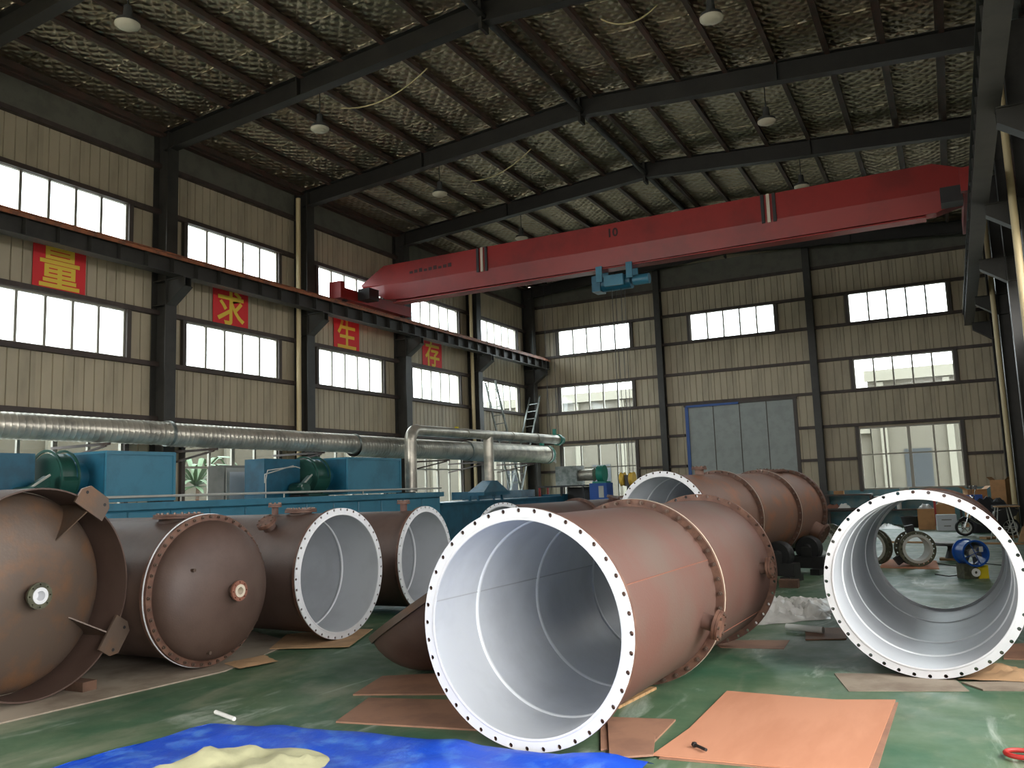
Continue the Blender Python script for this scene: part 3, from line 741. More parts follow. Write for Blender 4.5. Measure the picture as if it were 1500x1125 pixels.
# ladders in the far corner
def ladder(a, b, wdt, label, n):
    a, b = Vector(a), Vector(b); r = root('ladder', a, label=label, cat='ladder'); d_ = b-a; s = Vector((0, 1, 0)) if abs(d_.y) < abs(d_.x)+.01 else Vector((1, 0, 0))
    s = (s-d_.normalized()*s.dot(d_.normalized())).normalized()*wdt/2
    for q in (-1, 1): MB().bar(s*q, d_+s*q, .05, .07).obj('rail', 'galvd', r)
    for i in range(1, n): MB().bar(d_*(i/n)-s, d_*(i/n)+s, .03, .03).obj('rung', 'galvd', r)
ladder((-14.85, 29.4, 0), (-15.36, 27.9, 5.75), .45, 'steel ladder leaning on the side wall below the corner windows', 18)
ladder((-14.65, 27.5, 0), (-15.1, 31.2, 5.4), .45, 'steel ladder leaning into the far corner', 17)

from mathutils import noise as MN
# ================================================================== TANKS
BOLT = None
def bolts(parent, y, rb, n, zc, flip=1, sc=1.0):
    global BOLT
    if BOLT is None:
        m_ = MB(); s6 = [(math.cos(PI/3*i)*.017, math.sin(PI/3*i)*.017) for i in range(6)]
        m_.add([(x, 0, z) for x, z in s6]+[(x, -.016, z) for x, z in s6], [tuple(range(6)), tuple(range(11, 5, -1))]+[(i, (i+1) % 6, 6+(i+1) % 6, 6+i) for i in range(6)])
        s8 = [(math.cos(PI/4*i)*.010, math.sin(PI/4*i)*.010) for i in range(8)]
        m_.add([(x, -.016, z) for x, z in s8]+[(x, -.034, z) for x, z in s8], [tuple(range(15, 7, -1))]+[(i, (i+1) % 8, 8+(i+1) % 8, 8+i) for i in range(8)])
        o = m_.obj('bolt', 'bolt'); BOLT = o.data; bpy.data.objects.remove(o)
    for i in range(n):
        a = 2*PI*i/n; inst(BOLT, 'bolt', (rb*math.cos(a), y, zc+rb*math.sin(a)), (0, -a, 0) if flip > 0 else (0, -a, PI), parent, (sc,)*3)
def holed(parent, name, m, y0, y1, ri, ro, rb, zc, n=40, rh=.0155):
    return MB().holed_ring(y0, y1, ri, ro, rb, rh, n, T=TZ(zc)).obj(name, m, parent, 35)
def ringp(parent, name, m, y0, y1, ri, ro, zc, n=80):
    return MB().lathe([(y0, ri), (y0, ro), (y1, ro), (y1, ri)], n, TZ(zc), True).obj(name, m, parent, 35)
def shell(parent, y0, y1, r, zc, m='rust', name='shell', th=.010):
    return ringp(parent, name, m, y0, y1, r-th, r, zc, 96)
def lining(parent, y0, y1, r, zc, rings=(), end=False):
    o = ringp(parent, 'lining', 'lining', y0, y1, r, r+.006, zc, 96)
    for y in rings: MB().lathe([(y-.022, r+.001), (y-.014, r-.009), (y+.014, r-.009), (y+.022, r+.001)], 96, TZ(zc)).obj('weld_ring', 'weld', o, 60)
    if end: MB().lathe([(y1-.03, r-.002), (y1-.005, r*.7), (y1, 0)], 64, TZ(zc)).obj('end_lining', 'lining', o, 60)
    return o
def nozzle(parent, y, ang, rs, zc, rp, h, rf, m='rust', blind=True, nb=8, ft=.022):
    """radial nozzle with a flange; ang in degrees from local +X towards +Z"""
    a = math.radians(ang); d_ = Vector((math.cos(a), 0, math.sin(a)))
    T = Matrix.Translation(Vector((0, y, zc))+d_*(rs-.03)) @ d_.to_track_quat('Y', 'Z').to_matrix().to_4x4()
    n_ = MB().lathe([(0, rp), (h, rp)], 24, T).obj('nozzle', m, parent, 40)
    MB().lathe([(h, 0 if blind else rp*.8), (h, rf), (h+ft, rf), (h+ft, 0 if blind else rp*.8)], 28, T, not blind).obj('nozzle_flange', 'flange', n_, 35)
    if blind: MB().lathe([(h+ft+.003, 0), (h+ft+.003, rf*.98), (h+2*ft, rf*.98), (h+2*ft, 0)], 28, T).obj('blind_cover', 'flange', n_, 35)
    m_ = MB()
    for i in range(nb):
        b = 2*PI*i/nb; c = Vector((math.cos(b)*rf*.82, h+2*ft, math.sin(b)*rf*.82)); m_.tube([T @ c, T @ (c+Vector((0, .014, 0)))], .012, 6)
    m_.obj('flange_bolting', 'bolt', n_, kind='stuff')
    return n_
def tank(name, x, y, th, label, z=0): return root(name, (x, y, z), -th, label, 'tank')
def open_end(t, rb, zc, ri, m='flange'):
    ro = rb+.019
    holed(t, 'flange', m, .0, .035, ri+.012, ro, rb, zc); holed(t, 'lined_face', 'ptfe', -.013, -.0005, ri-.002, ro-.001, rb, zc)
    MB().lathe([(-.014, ri+.012), (-.020, ri+.004), (-.016, ri-.006), (.0, ri-.004)], 96, TZ(zc)).obj('lining_lip', 'ptfe', t, 60)

# T1: the large two-section tank in front
zc = .766; t = tank('lined_tank', -2.554, 4.975, .034, 'large reddish-brown tank of two bolted sections with open white-lined mouth')
open_end(t, .747, zc, .690)
shell(t, .036, 1.93, .703, zc); shell(t, 2.02, 3.83, .703, zc); lining(t, -.005, 3.86, .684, zc, (.54, 1.48, 2.61))
ringp(t, 'joint_flange', 'flange', 1.925, 1.96, .70, .766, zc); ringp(t, 'gasket', 'gasket', 1.962, 1.976, .70, .768, zc); ringp(t, 'joint_flange', 'flange', 1.978, 2.015, .70, .766, zc)
bolts(t, 1.925, .742, 40, zc)
holed(t, 'rear_flange', 'flange', 3.83, 3.865, .70, .766, .745, zc)
nozzle(t, 1.62, -14, .70, zc, .06, .13, .115); nozzle(t, 3.45, 4, .70, zc, .055, .10, .10)
a = math.radians(22)
for y0, y1, aa in ((.04, 1.92, 22), (2.02, 3.82, -35)):
    a = math.radians(aa); MB().bar((.702*math.cos(a), y0, zc+.702*math.sin(a)), (.702*math.cos(a), y1, zc+.702*math.sin(a)), .014, .006).obj('weld_seam', 'seam', t)
# lining seam, inner side
a = math.radians(168); MB().bar((.683*math.cos(a), 0, zc+.683*math.sin(a)), (.683*math.cos(a), 3.0, zc+.683*math.sin(a)), .004, .008).obj('lining_seam', 'lseam', t)
ba, bb_ = on_z(902, 1036, .012), on_z(986, 993, .012)
bb_ = ba+(bb_-ba)*min(1, (6.80-ba.y)/(bb_.y-ba.y))
tag(MB().bar(ba, bb_, .05, .02).obj('timber_batten', 'wood'), 'thin timber batten lying along the underside of the large tank', 'batten')
# T3: short open section to the right
zc = .761; t = tank('lined_tank', -.327, 7.835, .018, 'short white-lined tank section open at both ends, resting on grey board', .0065)
open_end(t, .742, zc, .688); shell(t, .036, 3.23, .700, zc); lining(t, -.005, 3.25, .682, zc, (.53, 1.18, 2.4))
ringp(t, 'rear_face', 'ptfe', 3.266, 3.28, .655, .722, zc); ringp(t, 'rear_flange', 'flange', 3.23, 3.265, .69, .725, zc)

# T4, T5: open tanks in the row
zc = .742; t = tank('lined_tank', -6.405, 7.898, -1.523, 'brown tank with open white mouth between the domed tank and the dished head', .022)
open_end(t, .723, zc, .668); shell(t, .036, 5.0, .680, zc, 'rust2'); lining(t, -.005, 5.0, .662, zc, (.57, 2.2), True)
nozzle(t, 1.05, 90, .68, zc, .04, .12, .08); nozzle(t, .62, 90, .68, zc, .13, .05, .19, 'rust2', nb=14); nozzle(t, .70, 128, .68, zc, .075, .10, .115, 'rust2')
zc = .729; t = tank('lined_tank', -6.728, 10.166, -1.613, 'brown tank with open white mouth partly hidden behind the dished head')
open_end(t, .710, zc, .655); shell(t, .036, 4.6, .668, zc, 'rust2'); lining(t, -.005, 4.6, .649, zc, (.58, 2.2), True)
nozzle(t, .35, 90, .668, zc, .05, .13, .095)

# T6: domed tank
zc = .749; t = tank('domed_tank', -6.768, 6.242, -1.548, 'dark brown tank closed by a bolted dome with a small white-faced outlet', .0158)
shell(t, .036, 5.0, .690, zc, 'rust2'); ringp(t, 'flange', 'flange', 0, .036, .68, .747, zc); ringp(t, 'gasket_ring', 'ptfe', -.014, -.001, .68, .751, zc)
ringp(t, 'dome_flange', 'flange', -.052, -.016, .67, .745, zc); bolts(t, -.052, .720, 44, zc)
prof = [(-.05, .682), (-.075, .680)]+[(-.075-.30*math.sin(q*PI/2/14), .680*math.cos(q*PI/2/14)) for q in range(1, 14)]+[(-.375, 0)]
MB().lathe(prof, 80, TZ(zc)).obj('dome', 'rust2', t, 50)
def outlet(t, y, z, x, r, m, h=.09):
    n_ = MB().lathe([(y, r*.62), (y-h, r*.62)], 24, Matrix.Translation((x, 0, z))).obj('outlet', m, t, 40)
    holed_ = MB().holed_ring(y-h-.022, y-h, r*.45, r, r*.83, .008, 8, T=Matrix.Translation((x, 0, z))).obj('outlet_flange', 'olive' if m != 'rust2' else 'seam', n_, 35)
    MB().lathe([(y-h-.021, r*.62), (y-h-.030, r*.62), (y-h-.030, r*.36), (y-h+.05, r*.30), (y-h+.05, 0)], 28, Matrix.Translation((x, 0, z))).obj('white_face', 'ptfe' if m != 'rust2' else 'gasket', n_, 40)
outlet(t, -.36, .745, .0, .10, 'rust2')
for x, z in ((-.42, .98), (-.16, .17)):
    rr = math.hypot(x, z-zc); y = -.075-.30*math.sqrt(max(0, 1-(rr/.68)**2))
    s_ = MB().lathe([(y+.02, .016), (y-.035, .016), (y-.035, 0)], 12, Matrix.Translation((x, 0, z))).obj('stud', 'bolt', t, 40)
nozzle(t, .42, 90, .69, zc, .19, .05, .25, 'rust2', nb=18)

# T7: skirted tank with lugs
zc = .90; t = tank('skirted_tank', -7.05, 4.67, -1.60, 'brown tank with a deep skirt, mounting lugs and a white outlet in its dished end', .0135)
shell(t, 0, .95, .894, zc, 'rust2', 'skirt', .014); shell(t, .951, 5.0, .890, zc, 'rust2')
prof = [(.46, .878), (.43, .874)]+[(.43-.30*math.sin(q*PI/2/14), .874*math.cos(q*PI/2/14)) for q in range(1, 14)]+[(.13, 0)]
MB().lathe(prof, 80, TZ(zc)).obj('dished_end', 'mill', t, 50)
MB().lathe([(.425, .878), (.418, .868), (.44, .862), (.45, .874)], 80, TZ(zc)).obj('end_weld', 'gasket', t, 50)
outlet(t, .15, zc-.03, .03, .115, 'rust', .10)
for ang in (57, -33, 147, 213):
    a = math.radians(ang); er = Vector((math.cos(a), 0, math.sin(a))); et = Vector((-math.sin(a), 0, math.cos(a))); c = Vector((0, 0, zc))
    pts = [(.86, -.17), (1.0, -.17), (1.07, -.11), (1.07, .11), (1.0, .17), (.86, .17)]
    if ang in (57, -33): pts = [(p-.06, q) for p, q in pts]
    v0 = [c+er*p+et*q+Vector((0, -.03, 0)) for p, q in pts]; v1 = [v+Vector((0, .022, 0)) for v in v0]
    n = len(pts)
    lg = MB().add(v0+v1, [tuple(range(n)), tuple(range(2*n-1, n-1, -1))]+[(i, n+i, n+(i+1) % n, (i+1) % n) for i in range(n)]).obj('lug_plate', 'mill', t)
    for q in (-.11, .11): MB().lathe([(-.0305, 0), (-.0325, .014), (-.0305, .016)], 10, TZ(0) @ Matrix.Translation(c+er*.94+et*q)).obj('bolt_hole', 'rubber', lg)
    g = [c+er*.80+Vector((0, -.008, 0)), c+er*.88+Vector((0, -.008, 0)), c+er*.875+Vector((0, .40, 0)), c+er*.50+Vector((0, .18, 0))]
    MB().add([v-et*.006 for v in g]+[v+et*.006 for v in g], [(0, 1, 2, 3), (7, 6, 5, 4), (0, 4, 5, 1), (1, 5, 6, 2), (2, 6, 7, 3), (3, 7, 4, 0)]).obj('gusset', 'mill', lg)
for (x, y, lab) in ((-7.08, 5.11, 'dark timber block under the skirt edge of the lugged tank'), (-10.4, 5.11, 'dark timber block under the rear of the lugged tank')):
    r = tag(MB().box(-.12, .12, -.07, .07, .014, .095).obj('timber_block', 'oldwood'), lab, 'block'); r.location = (x, y, 0)

# T2: three-section tank on rollers
zc = 1.07; t = tank('rusty_tank', -3.85, 12.1, .20, 'rust-streaked tank of three bolted sections standing on black rollers')
open_end(t, .75, zc, .694); lining(t, -.005, 4.6, .687, zc, (.62, 1.25, 2.4))
for y0, y1 in ((.036, 1.81), (1.89, 3.46), (3.54, 4.72)): shell(t, y0, y1, .706, zc, 'rust3')
for y in (1.85, 3.50):
    ringp(t, 'joint_flange', 'flange', y-.036, y-.004, .70, .77, zc); ringp(t, 'gasket', 'gasket', y-.003, y+.006, .70, .772, zc); ringp(t, 'joint_flange', 'flange', y+.007, y+.04, .70, .77, zc); bolts(t, y-.036, .745, 40, zc)
ringp(t, 'joint_flange', 'flange', 4.70, 4.735, .70, .77, zc); MB().lathe([(4.74, 0), (4.74, .77), (4.78, .77), (4.78, 0)], 80, TZ(zc)).obj('end_cover', 'flange', t, 35); bolts(t, 4.70, .745, 40, zc, sc=1.5)
nozzle(t, 1.25, 90, .706, zc, .07, .11, .12, 'rust3'); nozzle(t, 3.75, 90, .706, zc, .06, .06, .11, 'rust3'); nozzle(t, 4.35, 90, .706, zc, .13, .05, .19, 'rust3', nb=14); nozzle(t, 4.40, -28, .706, zc, .15, .20, .20, 'rust3', nb=12)
# roller stands
c_, s_ = math.cos(.2), math.sin(.2)
for ly, lab in ((2.6, 'black roller stand carrying the front of the rust-streaked tank'), (3.95, 'black roller stand carrying the rear of the rust-streaked tank')):
    r = root('roller_stand', (-3.85+s_*ly, 12.1+c_*ly, 0), -.2, lab, 'roller stand')
    m_ = MB(); m_.box(-.95, .95, -.14, .14, .10, .30); m_.obj('beam', 'black', r)
    for x in (-.85, .85): MB().box(x-.08, x+.08, -.3, .3, 0, .10).obj('foot', 'black', r)
    for x in (-.672, .672):
        MB().lathe([(-.10, 0), (-.10, .20), (-.08, .22), (.08, .22), (.10, .20), (.10, 0)], 32, Matrix.Translation((x, 0, .43))).obj('roller_wheel', 'rubber', r, 40)
        MB().lathe([(-.135, 0), (-.135, .07), (-.10, .09), (.10, .09), (.135, .07), (.135, 0)], 20, Matrix.Translation((x, 0, .43))).obj('hub', 'black', r, 40)
        MB().box(x-.09, x+.09, -.155, -.137, .30, .46).obj('wheel_cheek', 'black', r); MB().box(x-.09, x+.09, .137, .155, .30, .46).obj('wheel_cheek', 'black', r)
r = tag(MB().box(-.14, .14, -.09, .09, 0, .12).obj('timber_block', 'oldwood'), 'brown timber block on the floor below the roller stand', 'block'); r.location = (-2.42, 13.75, 0)

# T8: far open tank behind the first row, and the one beyond it
zc = .70; t = tank('lined_tank', -8.05, 15.0, .10, 'far brown tank with a grey open mouth beyond the first row')
open_end(t, .68, zc, .63); shell(t, .036, 3.0, .64, zc); shell(t, 3.07, 5.6, .64, zc); lining(t, -.005, 5.5, .615, zc, (.7,))
ringp(t, 'joint_flange', 'flange', 3.0, 3.07, .63, .70, zc); ringp(t, 'rear_flange', 'flange', 5.6, 5.66, .62, .70, zc)
nozzle(t, 4.4, 70, .64, zc, .1, .08, .16)
t = tank('low_tank', -6.2, 17.0, .25, 'dark low tank lying beside the far grey-mouthed tank'); zc = .66
shell(t, 0, 3.2, .63, zc, 'black'); ringp(t, 'front_flange', 'flange', -.04, 0, .60, .66, zc); MB().lathe([(-.05, 0), (-.05, .655), (-.041, .655), (-.041, 0)], 64, TZ(zc)).obj('end_cover', 'rust2', t, 35)

# loose dished head leaning by the large tank
e1 = (RT*.83+Vector((0, 0, 1))*.56).normalized(); FWh = Vector((FW.x, FW.y, 0)).normalized()
nn = (Vector((0, 0, 1))*.83-RT*.56+FWh*.10); nn = (nn-e1*nn.dot(e1)).normalized(); Rd, dd = .74, .62
dh = root('dished_head', (0, 0, 0), label='loose dark dished head lying tilted behind the large open tank', cat='tank head')
prof = [(.0, Rd+.012), (.0, Rd-.012), (-.03, Rd-.012)]+[(-.06-(dd-.012)*math.sin(q*PI/2/12), (Rd-.012)*math.cos(q*PI/2/12)) for q in range(1, 12)]+[(-.06-dd+.012, 0)]
outer = [(-.06-dd, 0)]+[(-.06-dd*math.sin(q*PI/2/12), Rd*math.cos(q*PI/2/12)) for q in range(11, 0, -1)]+[(-.04, Rd), (-.02, Rd+.012), (.0, Rd+.012)]
Rm = Matrix((e1, nn, e1.cross(nn))).transposed().to_4x4()
o = MB().lathe(outer, 72, Rm).obj('bowl', 'rust2', dh, 40); o2 = MB().lathe(prof, 72, Rm).obj('bowl_inside', 'rust2', dh, 40)
MB().lathe([(-.055, Rd-.002), (-.055, Rd+.016), (.004, Rd+.016), (.004, Rd-.02)], 72, Rm).obj('rim_band', 'mill', dh, 35)
zmin = min(v.co.z for v in o.data.vertices); tip = on_z(545, 934, -zmin-e1.z*Rd)
dh.location = (tip.x+e1.x*Rd, tip.y+e1.y*Rd, -zmin+.003)

# ================================================================== FLOOR SHEETS
def board(px, m, label, name='plywood_sheet', th=.012, z=.001, cat='sheet', lift=None, edge=True):
    P_ = [on_z(x, y, z) for x, y in px]; c = sum(P_, Vector())/len(P_); c.z = 0
    v = [(p.x-c.x, p.y-c.y, 0) for p in P_]; n = len(v)
    mb = MB().add(v+[(a, b, th) for a, b, _ in v], [tuple(range(n))[::-1], tuple(range(n, 2*n))]+[(i, (i+1) % n, n+(i+1) % n, n+i) for i in range(n)])
    o = mb.obj(name, m); o.location = (c.x, c.y, z); return tag(o, label, cat)
board([(1075, 1017), (1165, 1024), (1228, 1030), (1316, 1030), (1282, 1140), (965, 1112), (1016, 1072)], 'ply2', 'lower plywood sheet peeking out beneath the orange one', th=.007)
board([(1065, 1013), (1160, 1021), (1225, 1026), (1312, 1026), (1268, 1137), (955, 1107), (1010, 1068)], 'ply', 'large clean orange plywood sheet with a bolt lying on it', z=.009, th=.007)
board([(517, 1019), (560, 992), (700, 985), (720, 1018)], 'ply2', 'brown board lying below the loose dished head', z=.001)
board([(492, 1059), (540, 1024), (770, 1030), (770, 1075)], 'ply2', 'brown board under the mouth of the large open tank', z=.001)
board([(880, 1052), (990, 1056), (957, 1090), (880, 1100)], 'ply2', 'reddish board sticking out beside the large tank mouth', z=.001)
board([(890, 1058), (935, 1062), (960, 1080), (957, 1108), (893, 1112)], 'ply2', 'small scorched board with a rounded corner beside the orange plywood', z=.015)
board([(1040, 938), (1157, 938), (1148, 951), (1055, 949)], 'ply2', 'narrow brown board under the rear section of the large tank', th=.003)
board([(1222, 987), (1390, 988), (1420, 1013), (1243, 1013)], 'ply3', 'grey board under the short white-lined section', z=.001, th=.005)
board([(1408, 1001), (1500, 1000), (1520, 1013), (1440, 1012)], 'ply3', 'second grey board beside the one under the short section', z=.001)
board([(1180, 921), (1240, 921), (1240, 937), (1180, 938)], 'ply2', 'dark brown board between the plastic sheeting and the short section')
board([(1478, 945), (1520, 943), (1520, 968), (1470, 966)], 'ply2', 'brown board on the floor past the short section')
board([(395, 951), (511, 948), (546, 922), (470, 925), (420, 930)], 'card', 'tan board under the mouth of the open tank in the row', z=.0135, th=.008)
board([(-60, 1075), (330, 984), (430, 942), (330, 915), (-60, 1000)], 'ply3', 'long worn grey boarding under the domed and lugged tanks', z=.001, th=.012)
board([(1288, 832), (1376, 834), (1372, 822), (1298, 820)], 'ply', 'orange board under the flanged pipe spools')
# crumpled tan paper by T3 and by the domed tank
def crumple(px, m, label, name, h, seed, cat, nx=16, ny=10):
    rnd = random.Random(seed); A, B, C, D = [on_z(x, y) for x, y in px]; vs = []
    c = (A+B+C+D)/4
    for i in range(nx+1):
        for j in range(ny+1):
            u, v = i/nx, j/ny; p = A.lerp(B, u).lerp(D.lerp(C, u), v)
            e = min(1, 5*min(u, 1-u, v, 1-v)); jx = rnd.uniform(-.3, .3)*(B-A).length/nx
            vs.append((p.x-c.x+jx, p.y-c.y+jx, .004+e*h*(.25+.75*rnd.random())*(.6+.4*math.sin(u*5+v*4+seed))))
    mb = MB().add(vs, [(i*(ny+1)+j, (i+1)*(ny+1)+j, (i+1)*(ny+1)+j+1, i*(ny+1)+j+1) for i in range(nx) for j in range(ny)])
    o = mb.obj(name, m, None, 80); o.location = (c.x, c.y, 0); return tag(o, label, cat)
crumple([(1405, 998), (1445, 980), (1515, 983), (1515, 1003)], 'card', 'crumpled tan wrapping paper beside the grey board', 'wrapping_paper', .07, 3, 'paper').location.z = .014
crumple([(300, 978), (358, 967), (340, 958), (280, 970)], 'card', 'crumpled tan paper beside the bolted rim of the domed tank', 'wrapping_paper', .03, 5, 'paper').location += Vector((.46, 0, .014))
A, B, C, D = [on_z(*p) for p in ((1095, 918), (1216, 907), (1222, 880), (1112, 886))]; vs = []; cc = (A+B+C+D)/4; NX, NY = 46, 28
for i in range(NX+1):
    for j in range(NY+1):
        u, v = i/NX, j/NY; p = A.lerp(B, u).lerp(D.lerp(C, u), v)-cc; e = min(1, 4*min(u, 1-u, v, 1-v))
        q = Vector((p.x*3.2, p.y*3.2, 3)); r1 = 1-abs(MN.noise(q)*1.6); r2 = 1-abs(MN.noise(q*2.3)*1.6)
        vs.append((p.x+.05*MN.noise(q*2), p.y+.05*MN.noise(q*2+Vector((5, 0, 0))), .004+e*max(0, .10*r1+.09*r2*r2+.07*MN.noise(q*.6))))
mb = MB().add(vs, [(i*(NY+1)+j, (i+1)*(NY+1)+j, (i+1)*(NY+1)+j+1, i*(NY+1)+j+1) for i in range(NX) for j in range(NY)])
o = mb.obj('plastic_sheeting', 'plastic', None, 40); o.location = (cc.x, cc.y, 0); tag(o, 'heap of crumpled clear plastic sheeting behind the large tank', 'plastic sheet')
hc = on_z(1503, 1112)
r = root('red_hose', (hc.x, hc.y, 0), 0, 'looped red hose with a white end lying on the green floor', 'hose')
MB().tube([(.085*math.cos(t)*1.2, .085*math.sin(t), .02+.002*t) for t in [.4+i*.3 for i in range(20)]], .014, 10).obj('hose', 'redp', r, 60)
MB().tube([(-.02, -.05, .018), (.09, -.045, .018)], .015, 10).obj('white_end', 'white', r, 60)
a, b = on_z(1152, 918, .05), on_z(1206, 923, .05)
tag(MB().tube([a, b], .035, 12).obj('white_roll', 'white', None, 40), 'white plastic roll lying before the plastic sheeting', 'roll')
a, b = on_z(316, 1043, .02), on_z(343, 1053, .02)
tag(MB().tube([a, b], .016, 12).obj('white_tube', 'white', None, 40), 'small white tube lying on the green floor by the tarpaulin', 'tube')
a, b = on_z(1018, 1091, .033), on_z(1040, 1101, .033)
r = root('loose_bolt', a, label='loose dark bolt lying on the orange plywood', cat='bolt'); d_ = b-a
MB().tube([(0, 0, 0), d_*.75], .010, 8).obj('shank', 'black', r, 40); MB().tube([-d_.normalized()*.016, d_.normalized()*.004], .017, 6).obj('head', 'black', r)
# blue tarpaulin with raised folds
top = [(-60, 1180), (110, 1125), (215, 1090), (310, 1063), (345, 1066), (430, 1071), (520, 1075), (620, 1088), (700, 1091), (770, 1098), (850, 1113), (960, 1127)]
TP = [on_z(*p) for p in top]; rnd = random.Random(4); vs = []; NX, NY = 55, 22
for i in range(NX+1):
    u = i/NX*(len(TP)-1); k = min(int(u), len(TP)-2); p = TP[k].lerp(TP[k+1], u-k)
    if -3.1 < p.x < -2.0: p.y = min(p.y, 4.93)
    for j in range(NY+1):
        v = j/NY; q = p+Vector((-.25*v, -1.7*v, 0)); n_ = MN.noise(Vector((q.x*1.6, q.y*2.4, 1.3)))+.5*MN.noise(Vector((q.x*4.2, q.y*5, 4)))
        z = .015+.05*max(0, n_+.25)*(1 if j else .3)+(.05*math.exp(-((v-.06)/.04)**2)*max(0, .4+.9*MN.noise(Vector((q.x*1.1, 0, 7)))))
        vs.append((q.x, q.y, max(.013, z)))
mb = MB().add(vs, [(i*(NY+1)+j, (i+1)*(NY+1)+j, (i+1)*(NY+1)+j+1, i*(NY+1)+j+1) for i in range(NX) for j in range(NY)])
tag(mb.obj('tarpaulin', 'tarp', None, 80), 'crinkled blue tarpaulin spread on the floor before the large tank', 'tarpaulin')
vs = []; NX, NY = 30, 16; A, B = on_z(235, 1140), on_z(470, 1140)
for i in range(NX+1):
    for j in range(NY+1):
        u, v = i/NX, j/NY; q = A.lerp(B, u)+Vector((-.1*(v-.3), .36*math.sin(PI*u)**.6*(1-v)-.9*v, 0))
        e = min(1, 6*min(u, 1-u, v+.02, 1-v))
        vs.append((q.x, q.y, .07+e*(.05+.07*MN.noise(Vector((q.x*4, q.y*4, 2)))+.05*MN.noise(Vector((q.x*9, q.y*9, 5))))))
mb = MB().add(vs, [(i*(NY+1)+j, (i+1)*(NY+1)+j, (i+1)*(NY+1)+j+1, i*(NY+1)+j+1) for i in range(NX) for j in range(NY)])
tag(mb.obj('cream_cloth', 'cloth', None, 80), 'rumpled cream cloth lying on the blue tarpaulin', 'cloth')

# ================================================================== FAR RIGHT FLOOR
def spool(x, y, th, R, L, label, boxes=()):
    r = root('pipe_spool', (x, y, .013), -th, label, 'pipe spool'); zc = R
    ringp(r, 'pipe', 'olive', .03, L-.03, R*.74-.01, R*.74, zc, 48)
    for a, b in ((0, .03), (L-.03, L)): holed(r, 'flange', 'olive', a, b, R*.70, R, R*.87, zc, 20, .014)
    MB().lathe([(-.006, R*.66), (-.006, R*.82), (-.001, R*.82), (-.001, R*.66)], 48, TZ(zc), True).obj('white_face', 'lgrey', r, 40)
    ringp(r, 'lining', 'lgrey', 0, L, R*.68, R*.70, zc, 48)
    for ang, w_ in boxes:
        a = math.radians(ang); d_ = Vector((math.cos(a), 0, math.sin(a))); b_ = MB().box(-w_, w_, -.06, .06, 0, .12).obj('terminal_box', 'black', r)
        b_.location = Vector((0, L*.5, zc))+d_*(R*.95); b_.rotation_euler = (0, PI/2-a, 0)
spool(-.72, 17.05, -.30, .315, .38, 'olive flanged pipe spool with two black terminal boxes', ((100, .07), (215, .07)))
spool(-1.50, 17.35, .5, .33, .14, 'olive flanged ring beside the spool with the terminal boxes')
spool(-2.50, 17.9, .3, .36, .5, 'greenish flanged spool with bright lining beside the roller stand')
r = root('axial_fan', (.10, 15.45, 0), .42, 'blue axial fan on a dark base with a yellow box', 'fan'); r.scale = (.76, .76, .76); zc = .52; T0 = Matrix.Translation((0, 0, zc))
MB().lathe([(-.24, .255), (-.24, .275), (-.21, .275), (-.21, .245), (.21, .245), (.21, .275), (.24, .275), (.24, .255), (.235, .235), (-.235, .235)], 40, T0, True).obj('barrel', 'fanblue', r, 35)
MB().lathe([(-.10, 0), (-.12, .03), (-.10, .085), (.14, .085), (.14, 0)], 24, T0).obj('motor', 'lgrey', r, 40)
for i in range(6):
    a = i*PI/3; R_ = Matrix.Rotation(a, 4, 'Y'); m_ = MB()
    m_.add([T0 @ R_ @ Vector(p) for p in ((.08, -.05, -.04), (.225, -.02, -.10), (.225, .04, .06), (.08, .03, .04), (.08, -.044, -.04), (.225, -.014, -.10), (.225, .046, .06), (.08, .036, .04))],
           [(0, 1, 2, 3), (7, 6, 5, 4), (0, 4, 5, 1), (1, 5, 6, 2), (2, 6, 7, 3), (3, 7, 4, 0)]); m_.obj('blade', 'grey', r)
for i in range(4): a = i*PI/2+.4; MB().bar((0, -.2, zc), (.24*math.cos(a), -.2, zc+.24*math.sin(a)), .012, .012).obj('guard_bar', 'fanblue', r)
MB().box(-.24, .02, -.17, .17, 0, .30).obj('base_box', 'olive', r); MB().box(.05, .25, -.17, .1, 0, .27).obj('yellow_box', 'yellow', r)
MB().lathe([(-.20, .03), (-.20, .085), (-.175, .085), (-.175, .03)], 24, Matrix.Translation((-.01, 0, .13)), True).obj('cable_reel', 'white', r, 40)
MB().box(.06, .14, -.262, -.256, .55, .66).obj('label_sticker', 'lgrey', r)
r = root('round_plate_stand', (-.20, 18.6, 0), 0, 'dark round plate on a short pedestal behind the blue fan', 'plate stand'); r.scale = (.62, .62, .8)
MB().lathe([(0, 0), (0, .62), (.03, .62), (.03, 0)], 48, TZ(0, 0, 0) @ Matrix.Translation((0, 0, .36)) @ Matrix.Rotation(PI/2, 4, 'X')).obj('plate', 'black', r, 35)
MB().lathe([(0, 0), (0, .52), (.02, .52), (.02, 0)], 48, Matrix.Translation((.05, 0, .40)) @ Matrix.Rotation(PI/2, 4, 'X')).obj('top_plate', 'grey', r, 35)
MB().lathe([(0, .22), (.28, .10), (.36, .12)], 24, Matrix.Rotation(PI/2, 4, 'X')).obj('pedestal', 'black', r, 40); MB().box(-.35, .35, -.25, .25, 0, .05).obj('base', 'wood', r)
a, b = on_z(1296, 795), on_z(1520, 798)
tag(MB().bar(a+Vector((0, 0, .02)), b+Vector((0, 0, .02)), .07, .04).obj('timber_batten', 'wood'), 'long thin timber batten lying across the floor behind the spools', 'batten')
tag(MB().bar(on_z(1440, 790)+Vector((0, 0, .03)), on_z(1500, 787)+Vector((0, 0, .03)), .25, .05).obj('timber_board', 'wood'), 'short wide timber board on the floor by the moped', 'board')
